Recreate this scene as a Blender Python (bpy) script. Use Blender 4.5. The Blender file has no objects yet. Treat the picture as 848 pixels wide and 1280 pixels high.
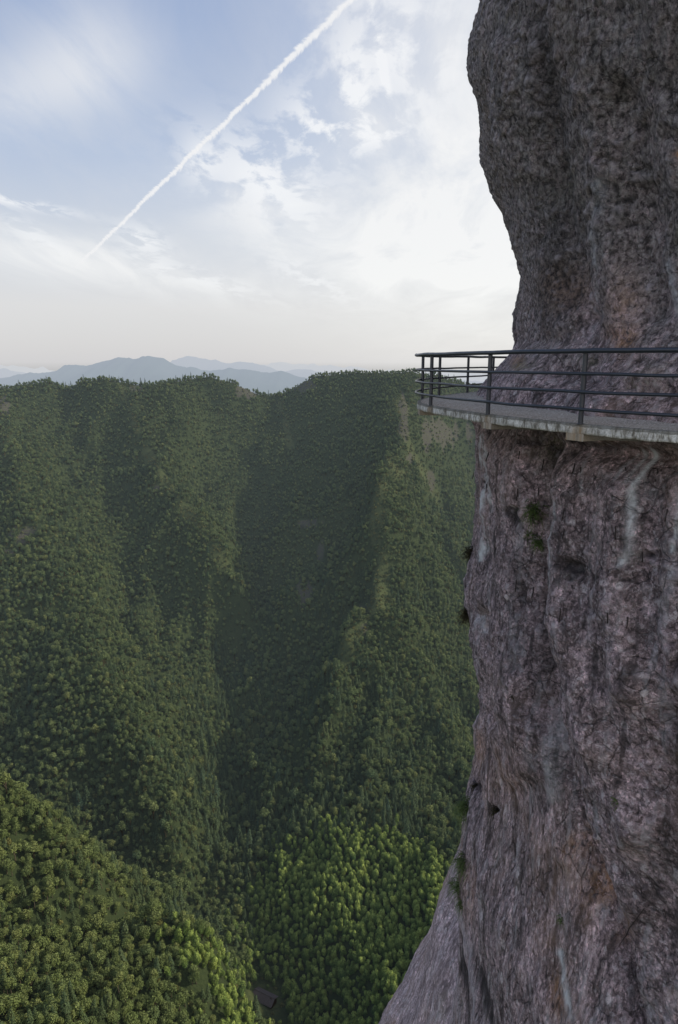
import bpy, math, random
import numpy as np
from mathutils import Vector, Matrix
from mathutils.bvhtree import BVHTree

R = math.radians
random.seed(7)
RNG = np.random.default_rng(11)
scene = bpy.context.scene
def link(o):
    bpy.context.scene.collection.objects.link(o)

# ------------------------------------------------------------------ camera
PITCH = R(12.4)
FPX = 853.33           # 24 mm lens on a 36 mm tall frame
CP, SP = math.cos(PITCH), math.sin(PITCH)
cd = bpy.data.cameras.new("camera")
cam = bpy.data.objects.new("camera", cd)
link(cam)
cam.location = (0, 0, 0)
cam.rotation_euler = (R(90) - PITCH, 0, 0)
cd.sensor_fit = 'VERTICAL'
cd.sensor_height = 36
cd.sensor_width = 24
cd.lens = 24
cd.clip_start = 0.1
cd.clip_end = 90000
scene.camera = cam


def W(px, py, Y):
    """the world point at depth Y (metres ahead) seen in that direction"""
    a = (px - 424.0) / FPX
    b = (640.0 - py) / FPX
    dy = CP + b * SP
    dz = -SP + b * CP
    t = Y / dy
    return (a * t, Y, dz * t)


def proj(x, y, z):
    dep = y * CP - z * SP
    up = y * SP + z * CP
    return 424 + FPX * x / dep, 640 - FPX * up / dep, dep


# ------------------------------------------------------------------ helpers
def tag(o, label=None, cat=None, group=None, kind=None):
    if label: o['label'] = label
    if cat: o['category'] = cat
    if group: o['group'] = group
    if kind: o['kind'] = kind
    return o


def empty(name, loc, rz=0, parent=None):
    o = bpy.data.objects.new(name, None)
    o.empty_display_size = .3
    link(o)
    o.location = loc
    o.rotation_euler = (0, 0, rz)
    return o


def mesh_np(name, verts, quads=None, tris=None, smooth=False):
    me = bpy.data.meshes.new(name)
    verts = np.asarray(verts, dtype=np.float32)
    loops, sizes = [], []
    if quads is not None and len(quads):
        quads = np.asarray(quads, dtype=np.int32)
        loops.append(quads.ravel()); sizes.append(np.full(len(quads), 4, np.int32))
    if tris is not None and len(tris):
        tris = np.asarray(tris, dtype=np.int32)
        loops.append(tris.ravel()); sizes.append(np.full(len(tris), 3, np.int32))
    loops = np.concatenate(loops); sizes = np.concatenate(sizes)
    me.vertices.add(len(verts)); me.vertices.foreach_set("co", verts.ravel())
    me.loops.add(len(loops)); me.loops.foreach_set("vertex_index", loops)
    me.polygons.add(len(sizes))
    st = np.concatenate([[0], np.cumsum(sizes)[:-1]]).astype(np.int32)
    me.polygons.foreach_set("loop_start", st)
    me.polygons.foreach_set("loop_total", sizes)
    me.update(calc_edges=True)
    me.validate()
    me.polygons.foreach_set("use_smooth", np.full(len(me.polygons), smooth))
    return me


def obj(name, me, m=None, parent=None):
    o = bpy.data.objects.new(name, me)
    link(o)
    if m: me.materials.append(m)
    if parent: o.parent = parent
    return o


def attr(me, name, vals):
    a = me.attributes.new(name, 'FLOAT', 'POINT')
    a.data.foreach_set("value", np.asarray(vals, dtype=np.float32))


def grid_quads(nr, nc, wrap=False):
    i = np.arange(nr - 1)[:, None]
    c = nc if wrap else nc - 1
    j = np.arange(c)[None, :]
    j2 = (j + 1) % nc
    a = i * nc + j; b = i * nc + j2; d = (i + 1) * nc + j; e = (i + 1) * nc + j2
    return np.stack([a, b, e, d], -1).reshape(-1, 4)


# ---- numpy noise
def _hash(ix, iy, iz, s=0):
    h = (ix.astype(np.int64) * 374761393 + iy.astype(np.int64) * 668265263 + iz.astype(np.int64) * 2147483647 + s * 1274126177)
    h = (h ^ (h >> 13)) * 1274126177
    h = h & 0x7fffffff
    h = (h ^ (h >> 16)) & 0xffffff
    return h / float(0xffffff)


def vnoise(x, y, z, s=0):
    x = np.asarray(x, float); y = np.asarray(y, float) + 0 * x; z = np.asarray(z, float) + 0 * x
    ix, iy, iz = np.floor(x), np.floor(y), np.floor(z)
    fx, fy, fz = x - ix, y - iy, z - iz
    fx = fx * fx * fx * (fx * (fx * 6 - 15) + 10); fy = fy * fy * fy * (fy * (fy * 6 - 15) + 10); fz = fz * fz * fz * (fz * (fz * 6 - 15) + 10)
    r = 0
    for dx in (0, 1):
        wx = fx if dx else 1 - fx
        for dy in (0, 1):
            wy = fy if dy else 1 - fy
            for dz in (0, 1):
                wz = fz if dz else 1 - fz
                r = r + wx * wy * wz * _hash(ix + dx, iy + dy, iz + dz, s)
    return r * 2 - 1


def fbm(x, y, z, octv=4, s=0, gain=.5):
    r, a, f = 0, 1, 1.0
    for k in range(octv):
        r = r + a * vnoise(x * f + 17.3 * k, y * f + 5.1 * k, z * f - 9.7 * k, s + k)
        a *= gain; f *= 2.03
    return r


def ridged(x, y, z, octv=3, s=0):
    r, a, f = 0, 1, 1.0
    for k in range(octv):
        r = r + a * (1 - 2 * np.abs(vnoise(x * f + 3.3 * k, y * f, z * f, s + k)))
        a *= .5; f *= 2.1
    return r


def worley(x, y, z, s=0):
    ix, iy, iz = np.floor(x), np.floor(y), np.floor(z)
    best = np.full(x.shape, 9.0); sec = np.full(x.shape, 9.0); cid = np.zeros(x.shape)
    for dx in (-1, 0, 1):
        for dy in (-1, 0, 1):
            for dz in (-1, 0, 1):
                cx, cy, cz = ix + dx, iy + dy, iz + dz
                px = cx + _hash(cx, cy, cz, s); py = cy + _hash(cx, cy, cz, s + 1); pz = cz + _hash(cx, cy, cz, s + 2)
                d = (px - x) ** 2 + (py - y) ** 2 + (pz - z) ** 2
                nb = d < best
                sec = np.where(nb, best, np.minimum(sec, d))
                cid = np.where(nb, _hash(cx, cy, cz, s + 3), cid)
                best = np.where(nb, d, best)
    return np.sqrt(best), np.sqrt(sec), cid


def sstep(a, b, x):
    t = np.clip((x - a) / (b - a), 0, 1)
    return t * t * (3 - 2 * t)


def seg_dist(px, py, pts):
    """distance (in the units of px,py) to a polyline"""
    best = np.full(px.shape, 1e9)
    for (x0, y0), (x1, y1) in zip(pts[:-1], pts[1:]):
        dx, dy = x1 - x0, y1 - y0
        t = np.clip(((px - x0) * dx + (py - y0) * dy) / (dx * dx + dy * dy), 0, 1)
        best = np.minimum(best, np.hypot(px - x0 - t * dx, py - y0 - t * dy))
    return best


# ---- node helper
class NT:
    def __init__(s, name, world=False):
        if world:
            s.m = bpy.data.worlds.new(name)
        else:
            s.m = bpy.data.materials.new(name)
        s.m.use_nodes = True
        s.t = s.m.node_tree
        s.t.nodes.clear()

    def n(s, typ, ins=None, **kw):
        nd = s.t.nodes.new(typ)
        for k, v in kw.items():
            setattr(nd, k, v)
        for k, v in (ins or {}).items():
            s.set(nd.inputs[k], v)
        return nd

    def set(s, sock, v):
        if isinstance(v, bpy.types.NodeSocket):
            s.t.links.new(v, sock)
        elif isinstance(v, bpy.types.Node):
            s.t.links.new(v.outputs[0], sock)
        else:
            sock.default_value = v

    def math(s, op, a, b=0.0, c=None, clamp=False):
        nd = s.t.nodes.new('ShaderNodeMath'); nd.operation = op; nd.use_clamp = clamp
        s.set(nd.inputs[0], a); s.set(nd.inputs[1], b)
        if c is not None: s.set(nd.inputs[2], c)
        return nd.outputs[0]

    def mix(s, f, a, b, blend='MIX'):
        nd = s.t.nodes.new('ShaderNodeMix'); nd.data_type = 'RGBA'; nd.blend_type = blend
        s.set(nd.inputs[0], f)
        s.set(nd.inputs[6], a if not isinstance(a, tuple) else (*a[:3], 1))
        s.set(nd.inputs[7], b if not isinstance(b, tuple) else (*b[:3], 1))
        return nd.outputs[2]

    def ramp(s, f, stops, interp='LINEAR'):
        nd = s.t.nodes.new('ShaderNodeValToRGB')
        cr = nd.color_ramp; cr.interpolation = interp
        while len(cr.elements) < len(stops): cr.elements.new(.5)
        for e, (p, c) in zip(cr.elements, stops):
            e.position = p
            e.color = (c, c, c, 1) if not isinstance(c, tuple) else (*c[:3], 1)
        s.set(nd.inputs[0], f)
        return nd.outputs[0]

    def noise(s, vec, scale, detail=4, rough=.55, dist=0.0):
        nd = s.n('ShaderNodeTexNoise', {'Scale': scale, 'Detail': detail, 'Roughness': rough, 'Distortion': dist})
        if vec is not None: s.set(nd.inputs['Vector'], vec)
        return nd.outputs['Fac']

    def attr(s, name):
        return s.n('ShaderNodeAttribute', attribute_name=name).outputs['Fac']

    def geo(s):
        return s.n('ShaderNodeNewGeometry').outputs['Position']

    def vscale(s, vec, v):
        nd = s.n('ShaderNodeVectorMath', operation='MULTIPLY'); s.set(nd.inputs[0], vec); nd.inputs[1].default_value = v
        return nd.outputs[0]

    def out(s, sh, disp=None, vol=None):
        o = s.n('ShaderNodeOutputMaterial')
        if sh is not None: s.set(o.inputs['Surface'], sh)
        if vol is not None: s.set(o.inputs['Volume'], vol)
        return s.m

    def bsdf(s, col, rough=.8, normal=None, metal=0.0, spec=.3):
        b = s.n('ShaderNodeBsdfPrincipled', {'Base Color': col if not isinstance(col, tuple) else (*col[:3], 1), 'Roughness': rough, 'Metallic': metal,
                                             'Specular IOR Level': spec})
        if normal is not None: s.set(b.inputs['Normal'], normal)
        return b

    def bump(s, h, strength=.5, dist=.02, normal=None):
        b = s.n('ShaderNodeBump', {'Strength': strength, 'Distance': dist, 'Height': h})
        if normal is not None: s.set(b.inputs['Normal'], normal)
        return b.outputs[0]


# ------------------------------------------------------------------ haze painted on far surfaces as a glow in their materials
HAZE_LEN = 4300.0      # distance scale, in metres, of the haze glow mixed into materials

# ------------------------------------------------------------------ light
SUN_AZ, SUN_EL = R(80), R(33)      # azimuth from +Y towards +X
sl = bpy.data.lights.new("sun", 'SUN')
sl.energy = 5.6; sl.angle = R(2.0); sl.color = (1.0, .87, .66)
so = bpy.data.objects.new("sun", sl); link(so)
sd = Vector((math.sin(SUN_AZ) * math.cos(SUN_EL), math.cos(SUN_AZ) * math.cos(SUN_EL), math.sin(SUN_EL)))
so.rotation_euler = sd.to_track_quat('Z', 'Y').to_euler()
so.location = (40, 20, 60)


def build_world():
    s = NT("World", world=True)
    scene.world = s.m
    sky = s.n('ShaderNodeTexSky', sky_type='NISHITA')
    sky.sun_disc = False; sky.sun_elevation = SUN_EL; sky.sun_rotation = SUN_AZ
    sky.air_density = 1.0; sky.dust_density = 2.0; sky.altitude = 900
    tc = s.n('ShaderNodeTexCoord').outputs['Generated']
    sep = s.n('ShaderNodeSeparateXYZ', {0: tc})
    x, y, z = sep.outputs
    az = s.math('ARCTAN2', x, y)
    el = s.math('ARCSINE', z)
    # veiled afternoon sky: blue overhead, milky towards the horizon
    grad = s.ramp(s.math('DIVIDE', s.math('MAXIMUM', el, 0.0), 1.2), [
        (0.0, (.60, .595, .615)), (.06, (.67, .66, .67)), (.13, (.59, .625, .69)), (.22, (.41, .495, .66)),
        (.34, (.27, .37, .59)), (.55, (.20, .30, .53)), (1.0, (.22, .31, .52))])
    grad = s.mix(1.0, grad, (1.16, 1.16, 1.15), 'MULTIPLY')
    right = s.ramp(s.math('MULTIPLY_ADD', az, .9, .55), [(0, 0.0), (.35, .10), (.75, 1.0)], 'EASE')
    grad = s.mix(s.math('MULTIPLY', right, .55), grad, (.93, .92, .90))
    # cirrus: the sheet seen along its own plane
    zc = s.math('ADD', s.math('MAXIMUM', z, 0.0), .09)
    u = s.math('DIVIDE', x, zc); v = s.math('DIVIDE', y, zc)
    cv = s.n('ShaderNodeCombineXYZ', {0: u, 1: v, 2: 0.0}).outputs[0]
    rot = s.n('ShaderNodeMapping', {'Vector': cv, 'Rotation': (0, 0, R(35)), 'Scale': (1.0, .35, 1.0)}).outputs[0]
    wisp = s.noise(rot, 2.2, 8, .62, .6)
    puffv = s.n('ShaderNodeMapping', {'Vector': cv, 'Rotation': (0, 0, R(-20)), 'Scale': (1.0, .55, 1.0)}).outputs[0]
    puff = s.noise(puffv, 7.0, 6, .6, .3)
    soft = s.noise(rot, .8, 4, .5, .2)

    def blob(px, py, sx, sy, ang=0):
        a0 = math.atan2(*(lambda p: (p[0], p[1]))(W(px, py, 1)))
        p = W(px, py, 1); e0 = math.atan2(p[2], math.hypot(p[0], 1))
        k = 1 / 853
        ca, sa = math.cos(R(ang)), math.sin(R(ang))
        da = s.math('SUBTRACT', az, a0); de = s.math('SUBTRACT', el, e0)
        p1 = s.math('ADD', s.math('MULTIPLY', da, ca / (sx * k)), s.math('MULTIPLY', de, sa / (sx * k)))
        p2 = s.math('ADD', s.math('MULTIPLY', da, -sa / (sy * k)), s.math('MULTIPLY', de, ca / (sy * k)))
        q = s.math('ADD', s.math('MULTIPLY', p1, p1), s.math('MULTIPLY', p2, p2))
        return s.math('POWER', 2.718, s.math('MULTIPLY', q, -1.0))

    def total(bl):
        t = 0.0
        for amp, b in bl:
            t = s.math('MULTIPLY_ADD', b, amp, t)
        return t
    # broad veils
    veil = total([(.9, blob(620, 300, 120, 110, 0)), (.9, blob(560, 40, 110, 110, 50)), (1.0, blob(560, 260, 150, 75, 12)), (.75, blob(380, 285, 150, 40, -12)),
                  (.55, blob(170, 340, 190, 26, -8)), (.6, blob(40, 315, 110, 22, -6)), (.7, blob(580, 345, 130, 26, 3)),
                  (.45, blob(40, 110, 120, 35, 20)), (.35, blob(110, 60, 60, 60, 30)), (.5, blob(450, 130, 60, 70, 40))])
    # crisp mackerel patches
    crisp = total([(1.0, blob(330, 225, 75, 38, -28)), (.9, blob(395, 160, 30, 48, 60)), (.8, blob(440, 110, 22, 40, 20)),
                   (.8, blob(465, 165, 50, 18, 0)), (.9, blob(500, 60, 60, 70, 60)), (.6, blob(390, 350, 55, 12, -25)),
                   (.95, blob(28, 254, 52, 5, -7)), (.5, blob(250, 200, 22, 24, 30)), (.6, blob(40, 292, 40, 10, -30)), (.8, blob(180, 300, 28, 14, -20)), (.9, blob(477, 75, 62, 4, -76)), (.6, blob(240, 345, 80, 10, -14))])
    vm = s.math('MULTIPLY', veil, s.ramp(s.math('MULTIPLY_ADD', wisp, .7, s.math('MULTIPLY', soft, .3)), [(.38, 0.15), (.60, 1.0)]), clamp=True)
    cm = s.math('MULTIPLY', crisp, s.ramp(s.math('MULTIPLY_ADD', puff, .6, s.math('MULTIPLY', wisp, .4)), [(.46, 0.0), (.53, 1.0)]), clamp=True)
    gen = s.math('MULTIPLY', s.ramp(wisp, [(.45, 0.0), (.75, .28)]), s.ramp(s.math('DIVIDE', el, 1.2), [(0.02, 0.0), (.12, 1.0)]))
    col = s.mix(gen, grad, (.72, .73, .76))
    col = s.mix(s.math('MULTIPLY', vm, .9), col, (1.03, 1.02, 1.0))
    col = s.mix(s.math('MULTIPLY', cm, .85), col, (1.05, 1.05, 1.05))
    # below the horizon: dim ground haze
    below = s.ramp(s.math('MULTIPLY_ADD', el, 8.0, .5), [(0.2, 0.0), (.5, 1.0)])
    col = s.mix(below, (.25, .27, .27), col)
    col = s.n('ShaderNodeVectorMath', {0: col, 1: (10, 10, 10)}, operation='MULTIPLY').outputs[0]
    # unseen sky behind the lookout, brightened and warmed to fill the shaded rock
    back_fill = s.ramp(s.math('MULTIPLY_ADD', y, -.5, .5), [(.40, (1.0, 1.0, 1.0)), (.85, (2.55, 2.32, 2.05))])
    col = s.mix(1.0, col, back_fill, 'MULTIPLY')
    fin = s.mix(.86, sky.outputs[0], col)
    bg = s.n('ShaderNodeBackground', {'Color': fin, 'Strength': .1})
    o = s.n('ShaderNodeOutputWorld'); s.set(o.inputs['Surface'], bg)
    return s.m


build_world()

# ------------------------------------------------------------------ materials
def paint_haze(s, sh):
    """haze painted as emission over the surface shader, stronger with world distance from the lookout"""
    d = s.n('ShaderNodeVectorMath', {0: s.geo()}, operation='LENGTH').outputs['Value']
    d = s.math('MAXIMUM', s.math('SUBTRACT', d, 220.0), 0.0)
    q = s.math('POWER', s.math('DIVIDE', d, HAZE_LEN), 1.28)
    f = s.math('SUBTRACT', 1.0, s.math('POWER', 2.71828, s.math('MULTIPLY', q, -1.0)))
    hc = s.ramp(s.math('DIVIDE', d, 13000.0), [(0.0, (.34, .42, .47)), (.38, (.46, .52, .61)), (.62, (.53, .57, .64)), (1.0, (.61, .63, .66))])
    em = s.n('ShaderNodeEmission', {'Color': hc, 'Strength': 1.0})  # self-lit haze colour painted onto the surface
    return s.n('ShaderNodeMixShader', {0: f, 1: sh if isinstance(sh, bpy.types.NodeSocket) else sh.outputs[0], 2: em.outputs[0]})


def mat_ground():
    s = NT("forest floor")
    p = s.geo()
    n1 = s.noise(p, .05, 6, .6)
    n2 = s.noise(p, .6, 6, .65)
    base = s.mix(n2, (.012, .020, .009), (.035, .048, .018))
    grass = s.mix(n2, (.022, .034, .013), (.062, .072, .030))
    rock = s.mix(s.noise(s.vscale(p, (.35, .35, .05)), 1.0, 8, .65), (.022, .020, .021), (.060, .052, .053))
    rock = s.mix(s.ramp(n2, [(.45, 0.0), (.62, 1.0)]), rock, (.05, .06, .028))
    c = s.mix(s.ramp(s.math('MULTIPLY_ADD', n2, .5, s.attr('grass')), [(.55, 0.0), (.85, 1.0)]), base, grass)
    c = s.mix(s.ramp(s.math('MULTIPLY_ADD', n2, .5, s.attr('rock')), [(.6, 0.0), (.8, 1.0)]), c, rock)
    b = s.bsdf(c, .95, s.bump(n2, .6, 1.5), spec=.1)
    return s.out(paint_haze(s, b))


def mat_far(col):
    s = NT("far wooded hills")
    p = s.geo()
    c = s.mix(s.noise(p, .004, 6, .6), tuple(v * .7 for v in col), tuple(v * 1.3 for v in col))
    return s.out(paint_haze(s, s.bsdf(c, 1.0, spec=0.0)))


def mat_leaf(name, dark, light, hue_var=.5, tip=(.2, .2, .05), tipamt=.4, trans=.25):
    s = NT(name)
    oi = s.n('ShaderNodeObjectInfo')
    rnd = oi.outputs['Random']
    loc = oi.outputs['Location']
    patch = s.ramp(s.noise(loc, .018, 3, .6), [(.3, 0.0), (.7, 1.0)])
    f = s.math('MULTIPLY_ADD', rnd, .6, s.math('MULTIPLY', patch, .4))
    c = s.mix(f, dark, light)
    r2 = s.math('FRACT', s.math('MULTIPLY', rnd, 17.3))
    c = s.mix(s.ramp(r2, [(.80, 0.0), (.96, .55)]), c, (light[0] * 1.5, light[1] * 1.15, light[2] * .9))
    r3 = s.math('FRACT', s.math('MULTIPLY', rnd, 41.7))
    c = s.mix(s.ramp(r3, [(.82, 0.0), (.95, .6)]), c, (dark[0] * 1.1, dark[1] * 1.25, dark[2] * 1.9))
    # near spur leaves tinted lighter and yellower, painting its sunlight into the colour
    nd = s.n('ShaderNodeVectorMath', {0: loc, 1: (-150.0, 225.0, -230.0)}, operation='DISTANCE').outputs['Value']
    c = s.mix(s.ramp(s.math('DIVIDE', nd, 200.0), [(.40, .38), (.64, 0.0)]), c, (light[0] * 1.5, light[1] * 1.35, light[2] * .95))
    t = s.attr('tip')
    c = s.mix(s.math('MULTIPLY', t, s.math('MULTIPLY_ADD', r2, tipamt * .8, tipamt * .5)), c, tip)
    v = s.attr('var')
    c = s.mix(1.0, c, s.ramp(v, [(0, .62), (1, 1.25)]), 'MULTIPLY')
    d = s.bsdf(c, .7, spec=.15)
    tr = s.n('ShaderNodeBsdfTranslucent', {'Color': c})
    mx = s.n('ShaderNodeMixShader', {0: trans, 1: d.outputs[0], 2: tr.outputs[0]})
    return s.out(paint_haze(s, mx))


def mat_bark():
    s = NT("bark")
    return s.out(s.bsdf(s.mix(s.noise(s.geo(), 3, 4), (.03, .025, .018), (.09, .075, .055)), .9))


def mat_rock(name, kind='pillar'):
    s = NT(name)
    p = s.geo()
    wob = s.n('ShaderNodeTexNoise', {'Vector': p, 'Scale': 9.0, 'Detail': 4.0, 'Roughness': .65})
    pw = s.n('ShaderNodeVectorMath', {0: p, 1: s.n('ShaderNodeVectorMath', {0: wob.outputs['Color'], 1: (.09, .09, .09)}, operation='MULTIPLY').outputs[0]}, operation='ADD').outputs[0]
    pst = s.vscale(pw, (1, 1, .30)) if kind == 'flank' else s.mix(
        s.ramp(s.math('MULTIPLY_ADD', s.noise(p, 1.3, 5, .7), .9, s.math('SUBTRACT', s.attr('flaky'), .45)), [(.5, 0.0), (.505, 1.0)]), pw, s.vscale(pw, (1.2, 1.2, .42)))
    big = s.noise(p, .35, 5, .6)
    mid = s.noise(pst, 1.6, 8, .68)
    fine = s.noise(pst, 10, 8, .72)
    grain = s.noise(p, 60, 4, .7)
    streak = s.noise(s.vscale(pw, (3.2, 3.2, .28)), 1.0, 8, .66)
    vor = s.n('ShaderNodeTexVoronoi', {'Vector': pst, 'Scale': 4.2, 'Randomness': 1.0})
    vor2 = s.n('ShaderNodeTexVoronoi', {'Vector': pst, 'Scale': 11.0, 'Randomness': 1.0})
    vor3 = s.n('ShaderNodeTexVoronoi', {'Vector': pst, 'Scale': 27.0, 'Randomness': 1.0})
    ve = s.n('ShaderNodeTexVoronoi', {'Vector': pst, 'Scale': 2.6}, feature='DISTANCE_TO_EDGE').outputs['Distance']
    vd = vor.outputs['Distance']; vc = s.n('ShaderNodeSeparateColor', {0: vor.outputs['Color']}).outputs
    v2c = s.n('ShaderNodeSeparateColor', {0: vor2.outputs['Color']}).outputs
    v3c = s.n('ShaderNodeSeparateColor', {0: vor3.outputs['Color']}).outputs
    if kind == 'pillar':
        dark, mida, midb, lite = (.045, .037, .037), (.29, .215, .21), (.53, .395, .405), (.88, .79, .78)
    else:
        dark, mida, midb, lite = (.18, .14, .14), (.43, .33, .335), (.60, .465, .475), (.80, .69, .69)
    c = s.mix(s.ramp(mid, [(.40, 0.0), (.58, 1.0)]), mida, midb)
    c = s.mix(s.ramp(big, [(.42, .45), (.55, 0.0)]), c, tuple(v * .55 for v in mida))
    # broken facets: every chip of rock has its own tone
    c = s.mix(1.0, c, s.ramp(vc[2], [(0, .72), (1, 1.25)]), 'MULTIPLY')
    c = s.mix(1.0, c, s.ramp(v2c[2], [(0, .62), (.8, 1.15), (1, 1.6)]), 'MULTIPLY')
    c = s.mix(1.0, c, s.ramp(v3c[2], [(0, .60), (.8, 1.15), (1, 1.7)]), 'MULTIPLY')
    c = s.mix(s.ramp(fine, [(.54, 0.0), (.64, .5)]), c, lite)
    crackm = s.math('MULTIPLY', s.ramp(ve, [(.0, 1.0), (.035, 0.0)]), s.ramp(mid, [(.44, 1.0), (.56, 0.0)]))
    c = s.mix(s.math('MULTIPLY', crackm, .8), c, tuple(v * .4 for v in dark))
    # pebbles set in the rock
    peb = s.math('MULTIPLY', s.ramp(vd, [(.24, 1.0), (.36, 0.0)]), s.ramp(vc[0], [(.70, 0.0), (.74, 1.0)]))
    c = s.mix(s.math('MULTIPLY', peb, .7), c, s.mix(vc[1], (.26, .20, .22), lite))
    peb2 = s.math('MULTIPLY', s.ramp(vor2.outputs['Distance'], [(.2, 1.0), (.4, 0.0)]), s.ramp(v2c[0], [(.72, 0.0), (.78, 1.0)]))
    c = s.mix(s.math('MULTIPLY', peb2, .6), c, s.mix(v2c[1], (.16, .14, .14), lite))
    c = s.mix(s.ramp(fine, [(.36, .95), (.48, 0.0)]), c, dark)
    c = s.mix(s.ramp(grain, [(.36, .8), (.47, 0.0)]), c, dark)
    c = s.mix(s.ramp(streak, [(.38, .75), (.47, 0.0)]), c, dark)
    c = s.mix(s.ramp(streak, [(.54, 0.0), (.66, .45)]), c, (.48, .47, .48))
    # brown and olive weathering
    c = s.mix(s.math('MULTIPLY', s.ramp(big, [(.5, 0.0), (.66, .55)]), s.ramp(mid, [(.42, .2), (.62, 1.0)])), c, (.26, .165, .10))
    c = s.mix(s.math('MULTIPLY', s.ramp(s.noise(p, .8, 6, .7), [(.56, 0.0), (.7, .5)]), fine), c, (.20, .215, .14))
    if kind == 'pillar':
        c = s.mix(s.math('MULTIPLY', s.attr('weather'), .62), c, s.mix(s.ramp(fine, [(.42, 0.0), (.60, 1.0)]), (.045, .042, .039), (.36, .33, .30)))
        og = s.math('MULTIPLY', s.attr('orange'), s.ramp(fine, [(.38, 0.0), (.62, 1.0)]))
        c = s.mix(s.math('MULTIPLY', og, .95, clamp=True), c, (.50, .235, .075))
        yl = s.math('MULTIPLY', s.attr('moss'), s.ramp(fine, [(.40, 0.0), (.58, 1.0)]))
        c = s.mix(s.math('MULTIPLY', yl, .85), c, (.15, .165, .05))
        lm = s.math('MULTIPLY', s.attr('lime'), s.ramp(s.math('MULTIPLY_ADD', fine, .5, s.math('MULTIPLY', streak, .5)), [(.40, .35), (.54, 1.0)]))
        c = s.mix(s.math('MULTIPLY', lm, .9, clamp=True), c, (.72, .73, .73))
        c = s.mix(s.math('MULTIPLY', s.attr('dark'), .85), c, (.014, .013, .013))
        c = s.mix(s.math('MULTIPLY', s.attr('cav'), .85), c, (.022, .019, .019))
        c = s.mix(s.math('MULTIPLY', s.attr('convex'), .45), c, (.56, .50, .52))
    h = s.math('MULTIPLY_ADD', fine, .7, s.math('MULTIPLY', grain, .25))
    h = s.math('ADD', h, s.math('MULTIPLY', vd, -.12))
    h = s.math('ADD', h, s.math('MULTIPLY', vor2.outputs['Distance'], -.10))
    h = s.math('MULTIPLY_ADD', streak, .25, h)
    h = s.math('MULTIPLY_ADD', v2c[1], .16, h)
    h = s.math('MULTIPLY_ADD', v3c[1], .07, h)
    h = s.math('MULTIPLY_ADD', vc[1], .20, h)
    h = s.math('MULTIPLY_ADD', crackm, -.35, h)
    nrm = s.bump(h, 1.0, .13 if kind == 'pillar' else .10)
    return s.out(s.bsdf(c, .88, nrm, spec=.25))


def mat_steel():
    s = NT("dark painted steel")
    p = s.geo()
    c = s.mix(s.ramp(s.noise(p, 14, 6, .7), [(.55, 0.0), (.75, .6)]), (.016, .020, .028), (.045, .048, .052))
    return s.out(s.bsdf(c, s.ramp(s.noise(p, 8, 4), [(.3, .28), (.7, .5)]), s.bump(s.noise(p, 60, 3), .12, .004), spec=.5))


def mat_iron():
    s = NT("rusty black iron")
    return s.out(s.bsdf(s.mix(s.noise(s.geo(), 30, 4), (.012, .011, .012), (.035, .022, .016)), .7))


def mat_concrete():
    s = NT("weathered concrete edge")
    p = s.geo()
    arc = s.attr('arc'); hh = s.attr('hgt')
    av = s.n('ShaderNodeCombineXYZ', {0: arc, 1: s.math('MULTIPLY', hh, .05), 2: 0.0}).outputs[0]
    n1 = s.noise(av, 5.0, 5, .7); n2 = s.noise(av, 17.0, 4, .6)
    st = s.math('MULTIPLY_ADD', n1, .55, s.math('MULTIPLY', n2, .45))
    c = s.ramp(st, [(.40, (.10, .088, .066)), (.46, (.25, .23, .19)), (.50, (.42, .405, .36)), (.58, (.66, .64, .59))])
    g = s.noise(p, 40, 5, .7)
    c = s.mix(s.ramp(g, [(.35, .5), (.6, 0.0)]), c, (.08, .078, .07))
    c = s.mix(s.math('MULTIPLY', s.attr('rust'), s.ramp(n2, [(.4, .3), (.6, 1.0)])), c, (.24, .17, .10))
    top = s.ramp(s.math('MULTIPLY_ADD', hh, 1.0, s.math('MULTIPLY', n2, .5)), [(.98, 0.0), (1.2, .75)])
    c = s.mix(top, c, (.09, .085, .07))
    return s.out(s.bsdf(c, .85, s.bump(g, .5, .01), spec=.2))


def mat_gravel():
    s = NT("pebble dash paving")
    p = s.geo()
    v = s.n('ShaderNodeTexVoronoi', {'Vector': p, 'Scale': 38.0})
    vc = s.n('ShaderNodeSeparateColor', {0: v.outputs['Color']}).outputs[0]
    c = s.ramp(vc, [(0, (.25, .21, .17)), (.5, (.46, .40, .345)), (.85, (.58, .52, .46)), (1, (.70, .67, .64))])
    c = s.mix(s.ramp(v.outputs['Distance'], [(.35, 0.0), (.6, .7)]), c, (.10, .09, .08))
    c = s.mix(s.ramp(s.noise(p, 1.2, 5, .6), [(.4, 0.0), (.7, .5)]), c, (.36, .33, .28))
    return s.out(s.bsdf(c, .9, s.bump(v.outputs['Distance'], -.5, .012), spec=.2))


def mat_under():
    s = NT("concrete underside")
    p = s.geo()
    return s.out(s.bsdf(s.mix(s.noise(p, 3, 6, .7), (.02, .019, .017), (.12, .115, .10)), .9, s.bump(s.noise(p, 20, 5), .4, .02)))


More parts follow.
